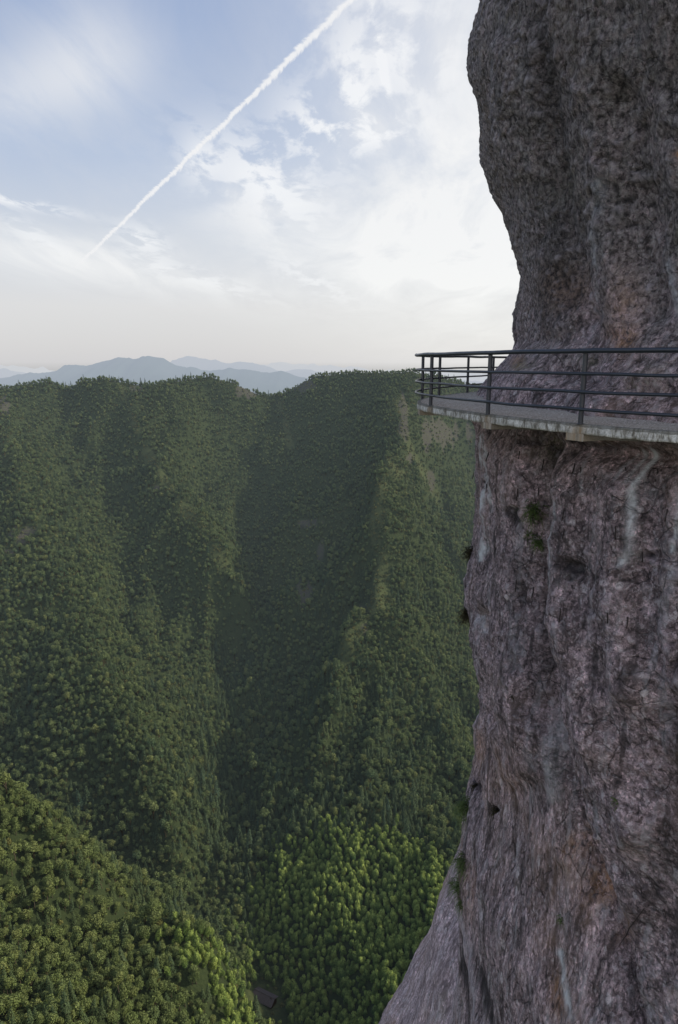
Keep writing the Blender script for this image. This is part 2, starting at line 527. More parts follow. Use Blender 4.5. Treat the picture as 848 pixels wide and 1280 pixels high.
M_GROUND = mat_ground()
M_BARK = mat_bark()
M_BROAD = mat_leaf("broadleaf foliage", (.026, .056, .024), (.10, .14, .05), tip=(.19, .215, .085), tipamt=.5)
M_CONE = mat_leaf("conifer foliage", (.018, .040, .022), (.048, .074, .034), tip=(.085, .11, .045), tipamt=.4, trans=.15)
M_BAMB = mat_leaf("bamboo foliage", (.035, .070, .018), (.10, .155, .034), tip=(.36, .45, .12), tipamt=.8, trans=.35)  # tip colour paints sunlight onto the plume tops
M_SHRUB = mat_leaf("low scrub", (.035, .048, .016), (.085, .092, .030), tip=(.14, .14, .05), tipamt=.5)
M_ROCK = mat_rock("purple conglomerate rock")
M_ROCKB = mat_rock("pale smooth rock flank", 'flank')
M_STEEL = mat_steel(); M_IRON = mat_iron(); M_CONC = mat_concrete(); M_GRAVEL = mat_gravel(); M_UNDER = mat_under()

# ------------------------------------------------------------------ terrain
def line(pts, step=22):
    out = []
    P = [np.array(p if len(p) == 4 else W(*p)) [:3] for p in pts]
    for a, b in zip(P[:-1], P[1:]):
        n = max(1, int(np.linalg.norm((b - a)[:2]) / step))
        for k in range(n):
            out.append(a + (b - a) * k / n)
    out.append(P[-1])
    return out


def wp(x, y, z): return (x, y, z, 0)


SKY = [(-260, 500, 860), (-120, 498, 870), (0, 486, 880), (30, 481, 885), (60, 478, 890), (100, 478, 885), (130, 475, 880), (155, 479, 890), (180, 483, 900), (215, 478, 905),
       (240, 475, 915), (262, 471, 920), (290, 477, 925), (308, 487, 935), (335, 493, 950), (352, 492, 950), (372, 482, 950), (398, 470, 940), (425, 467, 930),
       (450, 466, 920), (490, 468, 900), (515, 465, 885), (545, 470, 905), (575, 478, 940), (610, 488, 980), (660, 496, 1020), (800, 504, 1060)]
SPUR2 = [(515, 463, 880), (506, 505, 835), (505, 520, 818), (513, 560, 770), (492, 590, 726), (468, 625, 686), (469, 665, 648), (480, 700, 616), (470, 755, 578),
         (440, 802, 550), (427, 850, 512), (405, 920, 470), (380, 990, 432)]
SPUR1 = [(150, 479, 888), (165, 520, 838), (180, 560, 785), (213, 612, 728), (245, 655, 690), (283, 705, 655), (305, 745, 630)]
SPUR0 = [(22, 484, 884), (15, 560, 770), (30, 640, 668), (60, 700, 610), (105, 800, 530), (145, 890, 462), (185, 985, 408), (215, 1060, 372)]
VAL1 = [(262, 500, 905), (275, 540, 862), (300, 600, 835), (318, 680, 765), (322, 750, 690), (310, 820, 618), (292, 900, 540), (285, 1000, 446), (290, 1100, 378),
        (300, 1180, 330), (330, 1250, 292), (350, 1320, 262)]
VAL0 = [(85, 500, 880), (118, 590, 778), (165, 700, 668), (212, 780, 612), (258, 855, 562), (290, 900, 541)]
HILL = [(-110, 925, 312), (0, 993, 300), (60, 1048, 290), (130, 1118, 275), (200, 1180, 262), (262, 1240, 255), (292, 1300, 250)]
ctrl = [np.array((q[0], q[1] + 26, q[2] - 15)) for q in line(SKY)]      # the far side falls away at once
for L in (SKY, SPUR2, SPUR1, SPUR0, VAL1, VAL0, HILL): ctrl += line(L)
SUB = [(470, 640, 700), (440, 690, 690), (405, 735, 668), (375, 745, 655), (345, 800, 612)]
ctrl += line(SUB)
ctrl += line([(498, 585, 745), (462, 640, 722), (430, 665, 718), (405, 668, 722)]); ctrl += line([(470, 720, 608), (430, 800, 585), (385, 880, 540)])
ctrl += line([(335, 500, 935), (345, 560, 860), (365, 640, 775), (350, 700, 715)])       # minor spur in the bowl
ctrl += line([(455, 480, 905), (440, 560, 820), (405, 640, 760), (380, 690, 722)])       # gully left of the big spur
ctrl += line([wp(-290, 410, -272), wp(-200, 376, -296), wp(-130, 356, -309), wp(-85, 338, -318)])
ctrl += line([wp(-420, 700, -150), wp(-380, 560, -215), wp(-330, 460, -250)])
ctrl += line([(590, 600, 865), (592, 700, 735), (592, 850, 568), (590, 950, 460), (560, 1060, 380)])
for p in [(0, 1140, 248), (0, 1280, 182), (150, 1285, 206), (250, 1310, 225), (400, 1060, 382), (450, 1062, 368), (540, 1100, 336), (450, 1160, 322),
          (520, 1200, 284), (450, 1285, 262), (400, 1180, 318), (-60, 1300, 165)]:
    ctrl.append(np.array(W(*p)))
for p in [(300, 650, -255), (320, 520, -275), (260, 420, -285), (420, 800, -180), (150, 250, -235), (220, 330, -240), (90, 190, -250), (0, 120, -265),
          (-200, 100, -215), (-300, 200, -190), (-450, 350, -190), (-600, 600, -120), (400, 200, -180), (-500, 1250, -200), (-250, 1270, -230), (0, 1290, -240),
          (250, 1280, -220), (500, 1250, -200), (-400, 1080, -120), (-200, 1120, -130), (0, 1130, -130), (200, 1110, -125), (400, 1130, -120), (-700, 900, -60),
          (600, 900, -140), (600, 500, -200), (-120, 1330, -260), (-700, 1300, -260), (600, 1330, -260), (120, 760, -190), (180, 720, -222)]:
    ctrl.append(np.array(p, float))
ctrl = np.array(ctrl)
# drop near duplicates
keep = []
for i, c in enumerate(ctrl):
    if all(np.hypot(*(ctrl[j][:2] - c[:2])) > 7 for j in keep): keep.append(i)
ctrl = ctrl[keep]


class TPS:
    def __init__(s, P, c=6.0, lam=1.2):
        s.P = P; s.c = c
        n = len(P)
        d = np.hypot(P[:, None, 0] - P[None, :, 0], P[:, None, 1] - P[None, :, 1])
        K = np.sqrt(d * d + c * c) - lam * np.eye(n)
        Q = np.c_[np.ones(n), P[:, :2]]
        A = np.zeros((n + 3, n + 3)); A[:n, :n] = K; A[:n, n:] = Q; A[n:, :n] = Q.T
        s.w = np.linalg.solve(A, np.r_[P[:, 2], 0, 0, 0])

    def __call__(s, x, y):
        x = np.asarray(x, float); y = np.asarray(y, float)
        sh = x.shape; x = x.ravel(); y = y.ravel()
        r = np.empty_like(x); n = len(s.P)
        for i in range(0, len(x), 20000):
            xx, yy = x[i:i + 20000], y[i:i + 20000]
            d2 = (xx[:, None] - s.P[None, :, 0]) ** 2 + (yy[:, None] - s.P[None, :, 1]) ** 2
            r[i:i + 20000] = np.sqrt(d2 + s.c ** 2) @ s.w[:n] + s.w[n] + s.w[n + 1] * xx + s.w[n + 2] * yy
        return r.reshape(sh)


tps = TPS(ctrl)
SKYW = [W(*p)[:2] for p in SKY]
CRESTS = [([W(*p)[:2] for p in SPUR2[2:12]], 11, 15), ([W(*p)[:2] for p in SPUR1[1:6]], 8, 15), ([W(*p)[:2] for p in SPUR0[1:7]], 7, 16), ([W(*p)[:2] for p in SUB], 8, 13), ([W(*p)[:2] for p in HILL], 7, 14)]
HUT = W(331, 1247, 291)


def terrain(x, y):
    x = np.asarray(x, float); y = np.asarray(y, float)
    cx = np.clip(x, -760, 620); cy = np.clip(y, 90, 1350)
    out = np.hypot(x - cx, y - cy)
    z = tps(cx, cy)
    g = ridged(x / 80 + fbm(x / 150, y / 150, 2, 2, 6) * .8, y / 200, .3, 2, 5) * 12 + ridged(x / 34 + 4 + fbm(x / 60, y / 60, 4, 2, 3) * .6, y / 85, .7, 3, 9) * 10 + fbm(x / 14, y / 14, 0, 3, 21) * 1.6
    # little relief on the crests so their outline keeps its place
    pv, pw_, dd = proj(x, y, z)
    crest = sstep(5, 85, seg_dist(x, y, SKYW)); crest = np.where(y > 860 + .06 * np.abs(x), np.minimum(crest, .15), crest)
    hutf = sstep(8, 40, np.hypot(x - HUT[0], y - HUT[1]))
    z = z + (g - 6) * (.12 + .88 * crest) * hutf
    for L_, amp, wid in CRESTS:
        z = z + amp * np.exp(-seg_dist(x, y, L_) / wid)
    far = sstep(0, 900, out)
    zf = -400 + fbm(x / 900, y / 900, 1.5, 4, 3) * 90
    return z * (1 - far) + zf * far


def stretch(a, b, step, lim, g=1.22):
    m = list(np.arange(a, b + .1, step))
    hi, d = m[-1], step
    while hi < lim: d *= g; hi += d; m.append(hi)
    lo, d = m[0], step
    while lo > -lim: d *= g; lo -= d; m.insert(0, lo)
    return np.array(m)


gx = stretch(-620, 420, 4.5, 26000); gy = stretch(150, 1150, 4.5, 26000)
GX, GY = np.meshgrid(gx, gy)
GZ = terrain(GX, GY)
me = mesh_np("ground", np.stack([GX, GY, GZ], -1).reshape(-1, 3), grid_quads(len(gy), len(gx)), smooth=True)
PX, PY, DEP = proj(GX.ravel(), GY.ravel(), GZ.ravel())
ahead = DEP > 50


def ground_masks(px, py, x, y):
    """rock and grass masks of the slope opposite (both live on the ground from here on)"""
    n = fbm(x / 22, y / 22, 0, 3, 44)
    rock = np.zeros(px.shape)
    for cx, cy, rx, ry in [(34, 672, 17, 13), (12, 690, 8, 5), (302, 489, 22, 10), (382, 483, 24, 8), (376, 742, 9, 20), (400, 690, 8, 16), (563, 540, 38, 17),
                           (535, 545, 10, 18), (505, 522, 5, 30), (198, 612, 7, 5), (5, 508, 10, 10), (540, 600, 5, 12), (275, 478, 14, 4), (512, 575, 8, 10), (172, 486, 8, 4), (452, 782, 7, 16), (385, 655, 14, 4)]:
        rock = np.maximum(rock, 1.12 - np.hypot((px - cx) / (rx * 1.3), (py - cy) / (ry * 1.3)) + n * .45 + fbm(x / 6, y / 60, 0, 2, 45) * .5)
    grass = np.zeros(px.shape)
    for pts, w in [(SPUR2[1:11], 13), ([(515, 555), (530, 590), (545, 620)], 14), (SPUR1[:6], 7), ([(440, 800), (425, 815)], 8),
                   ([(350, 505), (365, 560)], 6), ([(505, 590), (470, 606)], 8)]:
        d = seg_dist(px, py, [(p[0], p[1]) for p in pts])
        grass = np.maximum(grass, .85 - d / w + n * .8)
    hg = np.hypot(x - HUT[0], (y - HUT[1]) * .8)
    grass = np.maximum(grass, 1.1 - hg / 14)
    return np.clip(rock, 0, 1), np.clip(grass, 0, 1)


rk, gr = ground_masks(PX, PY, GX.ravel(), GY.ravel())
attr(me, 'rock', rk * ahead); attr(me, 'grass', gr * ahead)
ground = tag(obj("ground", me, M_GROUND), kind='structure')

# ---- far ranges
def far_range(name, prof, Y, depth, col, seed):
    """a mountain range: crest drawn by prof, flanks folding down to the plain on both sides"""
    xs = np.linspace(-380, 700, 420)
    zc = np.array([W(p, np.interp(p, [q[0] for q in prof], [q[1] for q in prof]), Y) for p in xs])
    rows = np.linspace(-1, 1, 31)
    V = []
    for r_ in rows:
        yy = Y + r_ * depth
        x = zc[:, 0]
        k = 1 - np.abs(r_) ** .8
        wob = ridged(x / (depth * .25), r_ * 2.5 + seed, seed * 1.7, 4, seed) * depth * .03 * np.sin(np.pi * min(1, abs(r_) * 1.6)) ** 1
        jag = (ridged(x / (depth * .13), seed, 0, 5, seed) - .4) * Y * .0024
        base = -420
        z = base + (zc[:, 2] + jag - base) * k + wob * (abs(r_) > .01)
        V.append(np.stack([x, np.full_like(x, yy), z], -1))
    me = mesh_np(name, np.array(V).reshape(-1, 3), grid_quads(31, len(xs)), smooth=True)
    return tag(obj(name, me, mat_far(col)), kind='structure')


far_range("distant_hills", [(-380, 470), (-60, 478), (0, 474), (40, 466), (70, 462), (88, 455), (110, 455), (128, 451), (152, 447), (165, 449), (185, 446), (205, 449), (222, 457), (250, 461),
                            (285, 460), (310, 463), (330, 468), (352, 464), (372, 470), (400, 475), (470, 478), (700, 482)], 5200, 1500, (.04, .06, .05), 3)
far_range("distant_hills", [(-380, 462), (-30, 468), (8, 462), (40, 468), (200, 462), (215, 449), (235, 446), (258, 449), (285, 452), (310, 455), (345, 461), (380, 463), (420, 470), (700, 478)],
          8200, 1700, (.04, .06, .05), 6)
far_range("distant_hills", [(-380, 466), (-10, 460), (14, 455), (40, 463), (60, 468), (300, 462), (318, 456), (350, 451), (372, 455), (395, 456), (420, 459), (450, 459), (470, 463), (500, 464), (540, 462), (700, 470)],
          12500, 2500, (.045, .06, .06), 9)

# ------------------------------------------------------------------ trees
def leaf_quads(C, N, size, rng, aspect=1.0):
    """one small bent leaf clump per centre"""
    n = len(C)
    N = N / np.maximum(np.linalg.norm(N, axis=1, keepdims=True), 1e-6)
    a = np.cross(N, rng.normal(size=(n, 3))); a /= np.maximum(np.linalg.norm(a, axis=1, keepdims=True), 1e-6)
    b = np.cross(N, a)
    s = size[:, None]
    j = lambda: rng.uniform(.6, 1.15, (n, 1))
    v = np.stack([C - a * s * j() - b * s * aspect * .5, C + a * s * .3 - b * s * aspect * j(), C + a * s * j() + b * s * .4, C - a * s * .2 + b * s * aspect * j()], 1)
    return v


def finish_tree(name, V, tip, var, trunk, mat):
    n = len(V)
    verts = V.reshape(-1, 3); q = np.arange(n * 4).reshape(n, 4)
    tv, tq = trunk
    verts2 = np.concatenate([verts, tv]); q2 = np.concatenate([q, np.asarray(tq) + len(verts)])
    me = mesh_np(name, verts2, q2)
    attr(me, 'tip', np.concatenate([np.repeat(tip, 4), np.zeros(len(tv))]))
    attr(me, 'var', np.concatenate([np.repeat(var, 4), np.zeros(len(tv))]))
    me.materials.append(mat); me.materials.append(M_BARK)
    idx = np.zeros(len(me.polygons), np.int32); idx[n:] = 1
    me.polygons.foreach_set("material_index", idx)
    return me


def tube(pts, rad, sides=6):
    pts = np.array(pts, float); n = len(pts)
    V = []
    for i, p in enumerate(pts):
        t = pts[min(i + 1, n - 1)] - pts[max(i - 1, 0)]; t /= np.linalg.norm(t)
        u = np.cross(t, (0, 0, 1)) if abs(t[2]) < .95 else np.cross(t, (1, 0, 0))
        u /= np.linalg.norm(u); w = np.cross(t, u)
        a = np.linspace(0, 2 * np.pi, sides, endpoint=False)
        V.append(p + rad[i] * (np.cos(a)[:, None] * u + np.sin(a)[:, None] * w))
    return np.concatenate(V), grid_quads(n, sides, True)


def join_np(parts):
    V, Q, o = [], [], 0
    for v, q in parts:
        V.append(v); Q.append(np.asarray(q) + o); o += len(v)
    return np.concatenate(V), np.concatenate(Q)


def broad_tree(seed, n=760, H=7.0, Rr=2.7):
    rng = np.random.default_rng(seed)
    lobes = []
    nl = rng.integers(6, 10)
    for k in range(nl):
        a = rng.uniform(0, 6.28); r = rng.uniform(.12, .5) * Rr
        h = H * rng.uniform(.45, .82)
        lobes.append((np.array([r * math.cos(a), r * math.sin(a), h]), rng.uniform(.34, .58) * Rr))
    lobes.append((np.array([rng.normal() * .3, rng.normal() * .3, H * .80]), .5 * Rr))
    C, N = [], []
    per = n // len(lobes)
    for c, r in lobes:
        d = rng.normal(size=(per, 3)); d /= np.linalg.norm(d, axis=1, keepdims=True)
        d[:, 2] = np.where(d[:, 2] < -.45, -d[:, 2], d[:, 2])
        rr = r * rng.uniform(.72, 1.12, (per, 1))
        C.append(c + d * rr * np.array([1, 1, .82])); N.append(d + rng.normal(size=(per, 3)) * .55)
    C = np.concatenate(C); N = np.concatenate(N)
    V = leaf_quads(C, N, rng.uniform(.17, .34, len(C)), rng)
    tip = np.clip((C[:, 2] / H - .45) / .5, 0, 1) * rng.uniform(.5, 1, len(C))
    parts = [tube([(0, 0, -1.5), (.1, 0, H * .3), (0, .1, H * .62)], [.24, .17, .09])]
    for c, r in lobes:
        parts.append(tube([(0, 0, H * .3), tuple(c * np.array([.5, .5, .75])), tuple(c)], [.12, .08, .04], 5))
    return finish_tree("broadleaf_tree", V, tip, rng.uniform(0, 1, len(C)), join_np(parts), M_BROAD)


def cone_tree(seed, n=360, H=9.5, Rr=1.7):
    rng = np.random.default_rng(seed)
    t = rng.uniform(0, 1, n) ** .8
    t = np.floor(t * 11 + rng.uniform(-.2, .2, n)) / 11
    t = np.clip(t + rng.normal(size=n) * .015, 0, 1)
    h = H * (.16 + .84 * t)
    prof = Rr * (1 - t) ** .85 + .10
    a = rng.uniform(0, 6.28, n)
    r = prof * rng.uniform(.45, 1.08, n)
    C = np.stack([r * np.cos(a), r * np.sin(a), h - r * .28], -1)
    N = np.stack([np.cos(a) * .5, np.sin(a) * .5, np.ones(n)], -1) + rng.normal(size=(n, 3)) * .35
    V = leaf_quads(C, N, rng.uniform(.2, .42, n) * (1.1 - .5 * t), rng)
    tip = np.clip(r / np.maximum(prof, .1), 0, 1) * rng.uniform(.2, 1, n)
    return finish_tree("conifer_tree", V, tip, rng.uniform(0, 1, n), tube([(0, 0, -1.5), (0, 0, H * .5), (0, 0, H * .97)], [.2, .12, .03]), M_CONE)


def bamboo(seed, n=460, H=9.0, Rr=1.55):
    rng = np.random.default_rng(seed)
    lean = rng.uniform(0, 6.28); L = rng.uniform(.9, 2.0)
    ax = lambda t: np.stack([math.cos(lean) * L * t ** 2.4, math.sin(lean) * L * t ** 2.4, H * (t - .12 * t ** 4)], -1)
    t = rng.uniform(.34, 1.0, n) ** .85
    c = ax(t)
    prof = Rr * np.sin(np.pi * np.clip((t - .22) / .83, 0, 1)) ** .7 + .12
    a = rng.uniform(0, 6.28, n); r = prof * rng.uniform(.45, 1.0, n) ** .6
    C = c + np.stack([r * np.cos(a), r * np.sin(a), -r * .75 + rng.normal(size=n) * .22], -1) * (1 + .22 * np.sin(a * 3 + t * 9 + seed))[:, None] ** np.array([1, 1, 0])
    N = np.stack([np.cos(a) * .8, np.sin(a) * .8, .9 + 0 * a], -1) + rng.normal(size=(n, 3)) * .35
    V = leaf_quads(C, N, rng.uniform(.12, .25, n), rng, 1.9)
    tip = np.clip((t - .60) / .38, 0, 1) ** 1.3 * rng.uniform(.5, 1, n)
    tt = np.array([-.1, .3, .6, .85, 1.0])
    culm = ax(np.maximum(tt, 0)); culm[0, 2] = -1
    return finish_tree("bamboo_plant", V, tip, rng.uniform(0, 1, n), tube(culm, [.08, .07, .05, .03, .015], 5), M_BAMB)


def shrub(seed, n=90, H=1.8, Rr=1.5):
    rng = np.random.default_rng(seed)
    d = rng.normal(size=(n, 3)); d[:, 2] = np.abs(d[:, 2]); d /= np.linalg.norm(d, axis=1, keepdims=True)
    C = d * np.array([Rr, Rr, H]) * rng.uniform(.5, 1.1, (n, 1))
    V = leaf_quads(C, d + rng.normal(size=(n, 3)) * .5, rng.uniform(.25, .5, n), rng)
    return finish_tree("shrub", V, np.clip(d[:, 2], 0, 1), rng.uniform(0, 1, n), tube([(0, 0, -.6), (0, 0, .3), (.1, 0, H * .6)], [.08, .06, .03], 5), M_SHRUB)


BROAD = [broad_tree(100 + k, H=7 + .5 * (k % 3), Rr=2.6 + .25 * (k % 2)) for k in range(6)]
CONE = [cone_tree(200 + k, H=9 + k * .6, Rr=1.5 + .2 * k) for k in range(4)]
BAMB = [bamboo(300 + k) for k in range(6)]
SHRUB = [shrub(400 + k) for k in range(3)]

# ---- positions
def jitter_grid(x0, x1, y0, y1, sp, rng):
    xs, ys = np.meshgrid(np.arange(x0, x1, sp), np.arange(y0, y1, sp * .87))
    xs = xs + (np.arange(xs.shape[0]) % 2)[:, None] * sp * .5
    x = xs.ravel() + rng.uniform(-.42, .42, xs.size) * sp
    y = ys.ravel() + rng.uniform(-.42, .42, xs.size) * sp
    return x, y


def tree_points(sp, rng, y0=175, y1=1010):
    x, y = jitter_grid(-640, 460, y0, y1, sp, rng)
    k = (x > -.62 * y - 30) & (x < .36 * y + 40)
    x, y = x[k], y[k]
    z = terrain(x, y)
    px, py, d = proj(x, y, z)
    return x, y, z, px, py, d


rng = np.random.default_rng(5)
x, y, z, px, py, dep = tree_points(3.35, rng)
in_hut = (np.abs(x - HUT[0]) < 13) & (y > HUT[1] - 23) & (y < HUT[1] + 7)
rk, gr = ground_masks(px, py, x, y)
nz = fbm(x / 45, y / 45, 3.3, 3, 77)
# bamboo grove: outlined on the valley floor
gpoly = [(318, 1120), (350, 1078), (400, 1060), (470, 1046), (520, 1050), (548, 1090), (560, 1135), (535, 1175), (505, 1240), (480, 1300), (470, 1400), (340, 1400), (370, 1290), (368, 1240), (330, 1215), (300, 1190), (312, 1150)]
gpoly2 = [(195, 1180), (235, 1178), (285, 1205), (310, 1235), (318, 1262), (335, 1290), (335, 1400), (210, 1400), (262, 1290), (238, 1235)]


def inside(px, py, poly):
    r = np.zeros(px.shape, bool)
    for (x0, y0), (x1, y1) in zip(poly, poly[1:] + poly[:1]):
        c = ((y0 > py) != (y1 > py)) & (px < (x1 - x0) * (py - y0) / (y1 - y0 + 1e-9) + x0)
        r ^= c
    return r


jx, jy = px + nz * 22 + rng.normal(size=len(x)) * 12, py + fbm(x / 30, y / 30, 9, 2, 5) * 20 + rng.normal(size=len(x)) * 12
grove = inside(jx, jy, gpoly) | inside(jx, jy, gpoly2) | ((px > 470) & (px < 900) & (py > 1400))
u = rng.uniform(0, 1, len(x))
conif = (u < .16 + .20 * (nz > .15) + .22 * ((py > 850) & (py < 1100) & (px > 240) & (px < 560)))
bare = (rk > .5) | ((gr > .62) & (u > .4)) | (np.hypot(x - HUT[0], y - HUT[1]) < 11)
ok = ~in_hut & ~bare & (rng.uniform(0, 1, len(x)) > .03)
ridge_small = np.clip((dep - 500) / 450, 0, 1)
scl = np.clip(.74 * np.exp(rng.normal(size=len(x)) * .27 + nz * .12), .38, 1.45) * (1 - .33 * ridge_small) * (1 - .5 * np.clip(gr * 1.4, 0, 1))


def classify(kind):
    return ok & kind


is_bamb = classify(grove & (u < .97)); is_cone = classify(~grove & conif); is_broad = classify(~grove & ~conif)
# extra bamboo so the plumes stand close
bx, by, bz, bqx, bqy, bdep = tree_points(2.75, np.random.default_rng(9), 190, 460)
bn = fbm(bx / 45, by / 45, 3.3, 3, 77)
rj = np.random.default_rng(10)
bj = bqx + bn * 22 + rj.normal(size=len(bx)) * 12, bqy + fbm(bx / 30, by / 30, 9, 2, 5) * 20 + rj.normal(size=len(bx)) * 12
bsel = (inside(bj[0], bj[1], gpoly) | inside(bj[0], bj[1], gpoly2) | ((bqx > 470) & (bqx < 900) & (bqy > 1400))) & ~((np.hypot((bx - HUT[0]) / 12, (by - HUT[1] + 7) / 14) + .2 * bn < 1))


def place(kind_name, meshes, X, Y, Z, S, D, PXs, PYs, label, cat, group, stuff_name, n_ind=300, tilt=.06, zs=None, rng=rng):
    n = len(X)
    seen = (PXs > 0) & (PXs < np.interp(PYs, [400, 1035, 1100, 1280], [560, 560, 545, 470])) & (PYs > 440) & (PYs < 1275) & (Z < 1e3)
    size = np.where(seen, S / D, 0)
    order = np.argsort(-size)[:n_ind]
    ind = np.zeros(n, bool); ind[order] = True
    rot = np.stack([rng.normal(size=n) * tilt, rng.normal(size=n) * tilt, rng.uniform(0, 6.283, n)], -1)
    zsc = rng.uniform(.85, 1.2, n) * S
    vi = rng.integers(0, len(meshes), n)
    firsts = {}
    for q, i in enumerate(order):
        if q < len(meshes): vi[i] = q
        o = bpy.data.objects.new(kind_name, meshes[vi[i]])
        link(o)
        o.location = (X[i], Y[i], Z[i]); o.rotation_euler = rot[i]; o.scale = (S[i], S[i], zsc[i])
        tag(o, label, cat, group)
        firsts.setdefault(int(vi[i]), o)
    # the rest: one object, instanced from the trees standing above
    rest = ~ind
    if not rest.any(): return
    me = bpy.data.meshes.new(stuff_name)
    P = np.stack([X, Y, Z], -1)[rest].astype(np.float32)
    me.vertices.add(len(P)); me.vertices.foreach_set("co", P.ravel())
    a = me.attributes.new('rot', 'FLOAT_VECTOR', 'POINT'); a.data.foreach_set("vector", rot[rest].astype(np.float32).ravel())
    sc = np.stack([S, S, zsc], -1)[rest].astype(np.float32)
    a = me.attributes.new('scl', 'FLOAT_VECTOR', 'POINT'); a.data.foreach_set("vector", sc.ravel())
    a = me.attributes.new('idx', 'INT', 'POINT'); a.data.foreach_set("value", vi[rest].astype(np.int32))
    so_ = obj(stuff_name, me)
    tag(so_, group=None, kind='stuff')
    ng = bpy.data.node_groups.new(stuff_name, 'GeometryNodeTree')
    ng.interface.new_socket("Geometry", in_out='INPUT', socket_type='NodeSocketGeometry')
    ng.interface.new_socket("Geometry", in_out='OUTPUT', socket_type='NodeSocketGeometry')
    N, L = ng.nodes, ng.links
    gi, go = N.new('NodeGroupInput'), N.new('NodeGroupOutput')
    iop = N.new('GeometryNodeInstanceOnPoints')
    g2i = N.new('GeometryNodeGeometryToInstance')
    for k in range(len(meshes) - 1, -1, -1):
        oi = N.new('GeometryNodeObjectInfo'); oi.transform_space = 'ORIGINAL'
        oi.inputs['Object'].default_value = firsts[k]; oi.inputs['As Instance'].default_value = False
        L.new(oi.outputs['Geometry'], g2i.inputs[0])
    L.new(gi.outputs[0], iop.inputs['Points']); L.new(g2i.outputs[0], iop.inputs['Instance'])
    iop.inputs['Pick Instance'].default_value = True

    def na(nm, dt):
        q = N.new('GeometryNodeInputNamedAttribute'); q.data_type = dt; q.inputs['Name'].default_value = nm
        return [o for o in q.outputs if o.enabled and o.name == 'Attribute'][0]
    L.new(na('idx', 'INT'), iop.inputs['Instance Index'])
    e2r = N.new('FunctionNodeEulerToRotation'); L.new(na('rot', 'FLOAT_VECTOR'), e2r.inputs[0])
    L.new(e2r.outputs[0], iop.inputs['Rotation'])
    L.new(na('scl', 'FLOAT_VECTOR'), iop.inputs['Scale'])
    L.new(iop.outputs[0], go.inputs[0])
    md = so_.modifiers.new("trees", 'NODES'); md.node_group = ng
    return so_


def sel(m, *arrs): return [a_[m] for a_ in arrs]


X_, Y_, Z_, S_, D_, A_, B_ = sel(is_broad, x, y, z, scl, dep, px, py)
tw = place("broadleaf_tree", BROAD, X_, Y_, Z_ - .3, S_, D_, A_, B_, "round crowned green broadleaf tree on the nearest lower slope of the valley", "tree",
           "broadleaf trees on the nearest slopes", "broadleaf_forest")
if tw: tw['label'] = "dense green broadleaf forest covering the far slopes and spurs of the valley"; tw['category'] = "forest"
X_, Y_, Z_, S_, D_, A_, B_ = sel(is_cone, x, y, z, scl, dep, px, py)
tw = place("conifer_tree", CONE, X_, Y_, Z_ - .3, S_, D_, A_, B_, "dark pointed conifer rising among the rounder crowns on the lower slopes", "tree",
           "conifers on the lower slopes", "conifer_forest")
if tw: tw['label'] = "dark pointed conifers scattered through the woods of the far slopes"; tw['category'] = "forest"
bs = np.random.default_rng(31).uniform(.50, 1.05, len(bx))
X_, Y_, Z_, S_, D_, A_, B_ = sel(bsel, bx, by, bz, bs, bdep, bqx, bqy)
tw = place("bamboo_plant", BAMB, X_, Y_, Z_ - .3, S_, D_, A_, B_, "bright yellow green feathery bamboo plume in the grove around the hut", "bamboo",
           "bamboo plumes at the bottom of the valley", "bamboo_grove", tilt=.10)
if tw: tw['label'] = "bright yellow green bamboo grove spreading up the foot of the slope"; tw['category'] = "bamboo grove"
# scrub on bare crests and in the gaps between the crowns
rg = np.random.default_rng(77)
sx, sy, sz, spx, spy, sdep = tree_points(3.4, rg)
rk2, gr2 = ground_masks(spx, spy, sx, sy)
k = ((gr2 > .45) & (rg.uniform(0, 1, len(sx)) < .75)) | ((rk2 > .4) & (rg.uniform(0, 1, len(sx)) < .16)) | (rg.uniform(0, 1, len(sx)) < .20)
k &= ~((np.abs(sx - HUT[0]) < 9) & (sy > HUT[1] - 8) & (sy < HUT[1] + 6))
tw = place("shrub", SHRUB, sx[k], sy[k], sz[k] - .2, rg.uniform(.5, 1.1, k.sum()), sdep[k], spx[k], spy[k], "low green shrub at the foot of the nearest trees", "shrub",
           "low shrubs between the nearest trees", "scrub", n_ind=60)
if tw: tw['label'] = "pale olive scrub and grass along the bare crests of the spurs"; tw['category'] = "scrub"

# ------------------------------------------------------------------ the rock pillar
SIL = [(-420, 700), (-260, 668), (-120, 632), (0, 599), (30, 590), (60, 583), (90, 584), (140, 592), (200, 604), (260, 625), (320, 642), (350, 647), (400, 645), (430, 643),
       (447, 634), (470, 615), (485, 605), (500, 599), (525, 594), (560, 588), (600, 585), (680, 583), (750, 580), (800, 584), (840, 593), (880, 601), (905, 602),
       (930, 596), (960, 590), (1000, 587), (1035, 583), (1100, 578), (1180, 574), (1280, 568), (1500, 545), (1800, 500)]
FSIL = [(900, 640), (985, 610), (1035, 583), (1065, 567), (1100, 556), (1160, 540), (1220, 511), (1280, 480), (1340, 452), (1500, 390), (1800, 300), (2400, 150)]


def plan(t, rx, ry):
    """superellipse arc, t=0 is the leftmost point, + is away from the camera"""
    return -rx * np.cos(t), ry * np.sin(t)


def solve_x(z, sil, rx, ry, yc):
    t = np.linspace(-1.3, 1.3, 240)
    ox, oy = plan(t, rx, ry)
    sy_, sx_ = [s[0] for s in sil], [s[1] for s in sil]
    lo, hi = -30.0, 25.0
    for _ in range(40):
        m = (lo + hi) / 2
        P, Q, _d = proj(m + rx + ox, yc + oy, z)
        ok_ = _d > .5
        gap = np.where(ok_, P - np.interp(Q, sy_, sx_), 1e9)
        if gap.min() > 0: hi = m
        else: lo = m
    return (lo + hi) / 2


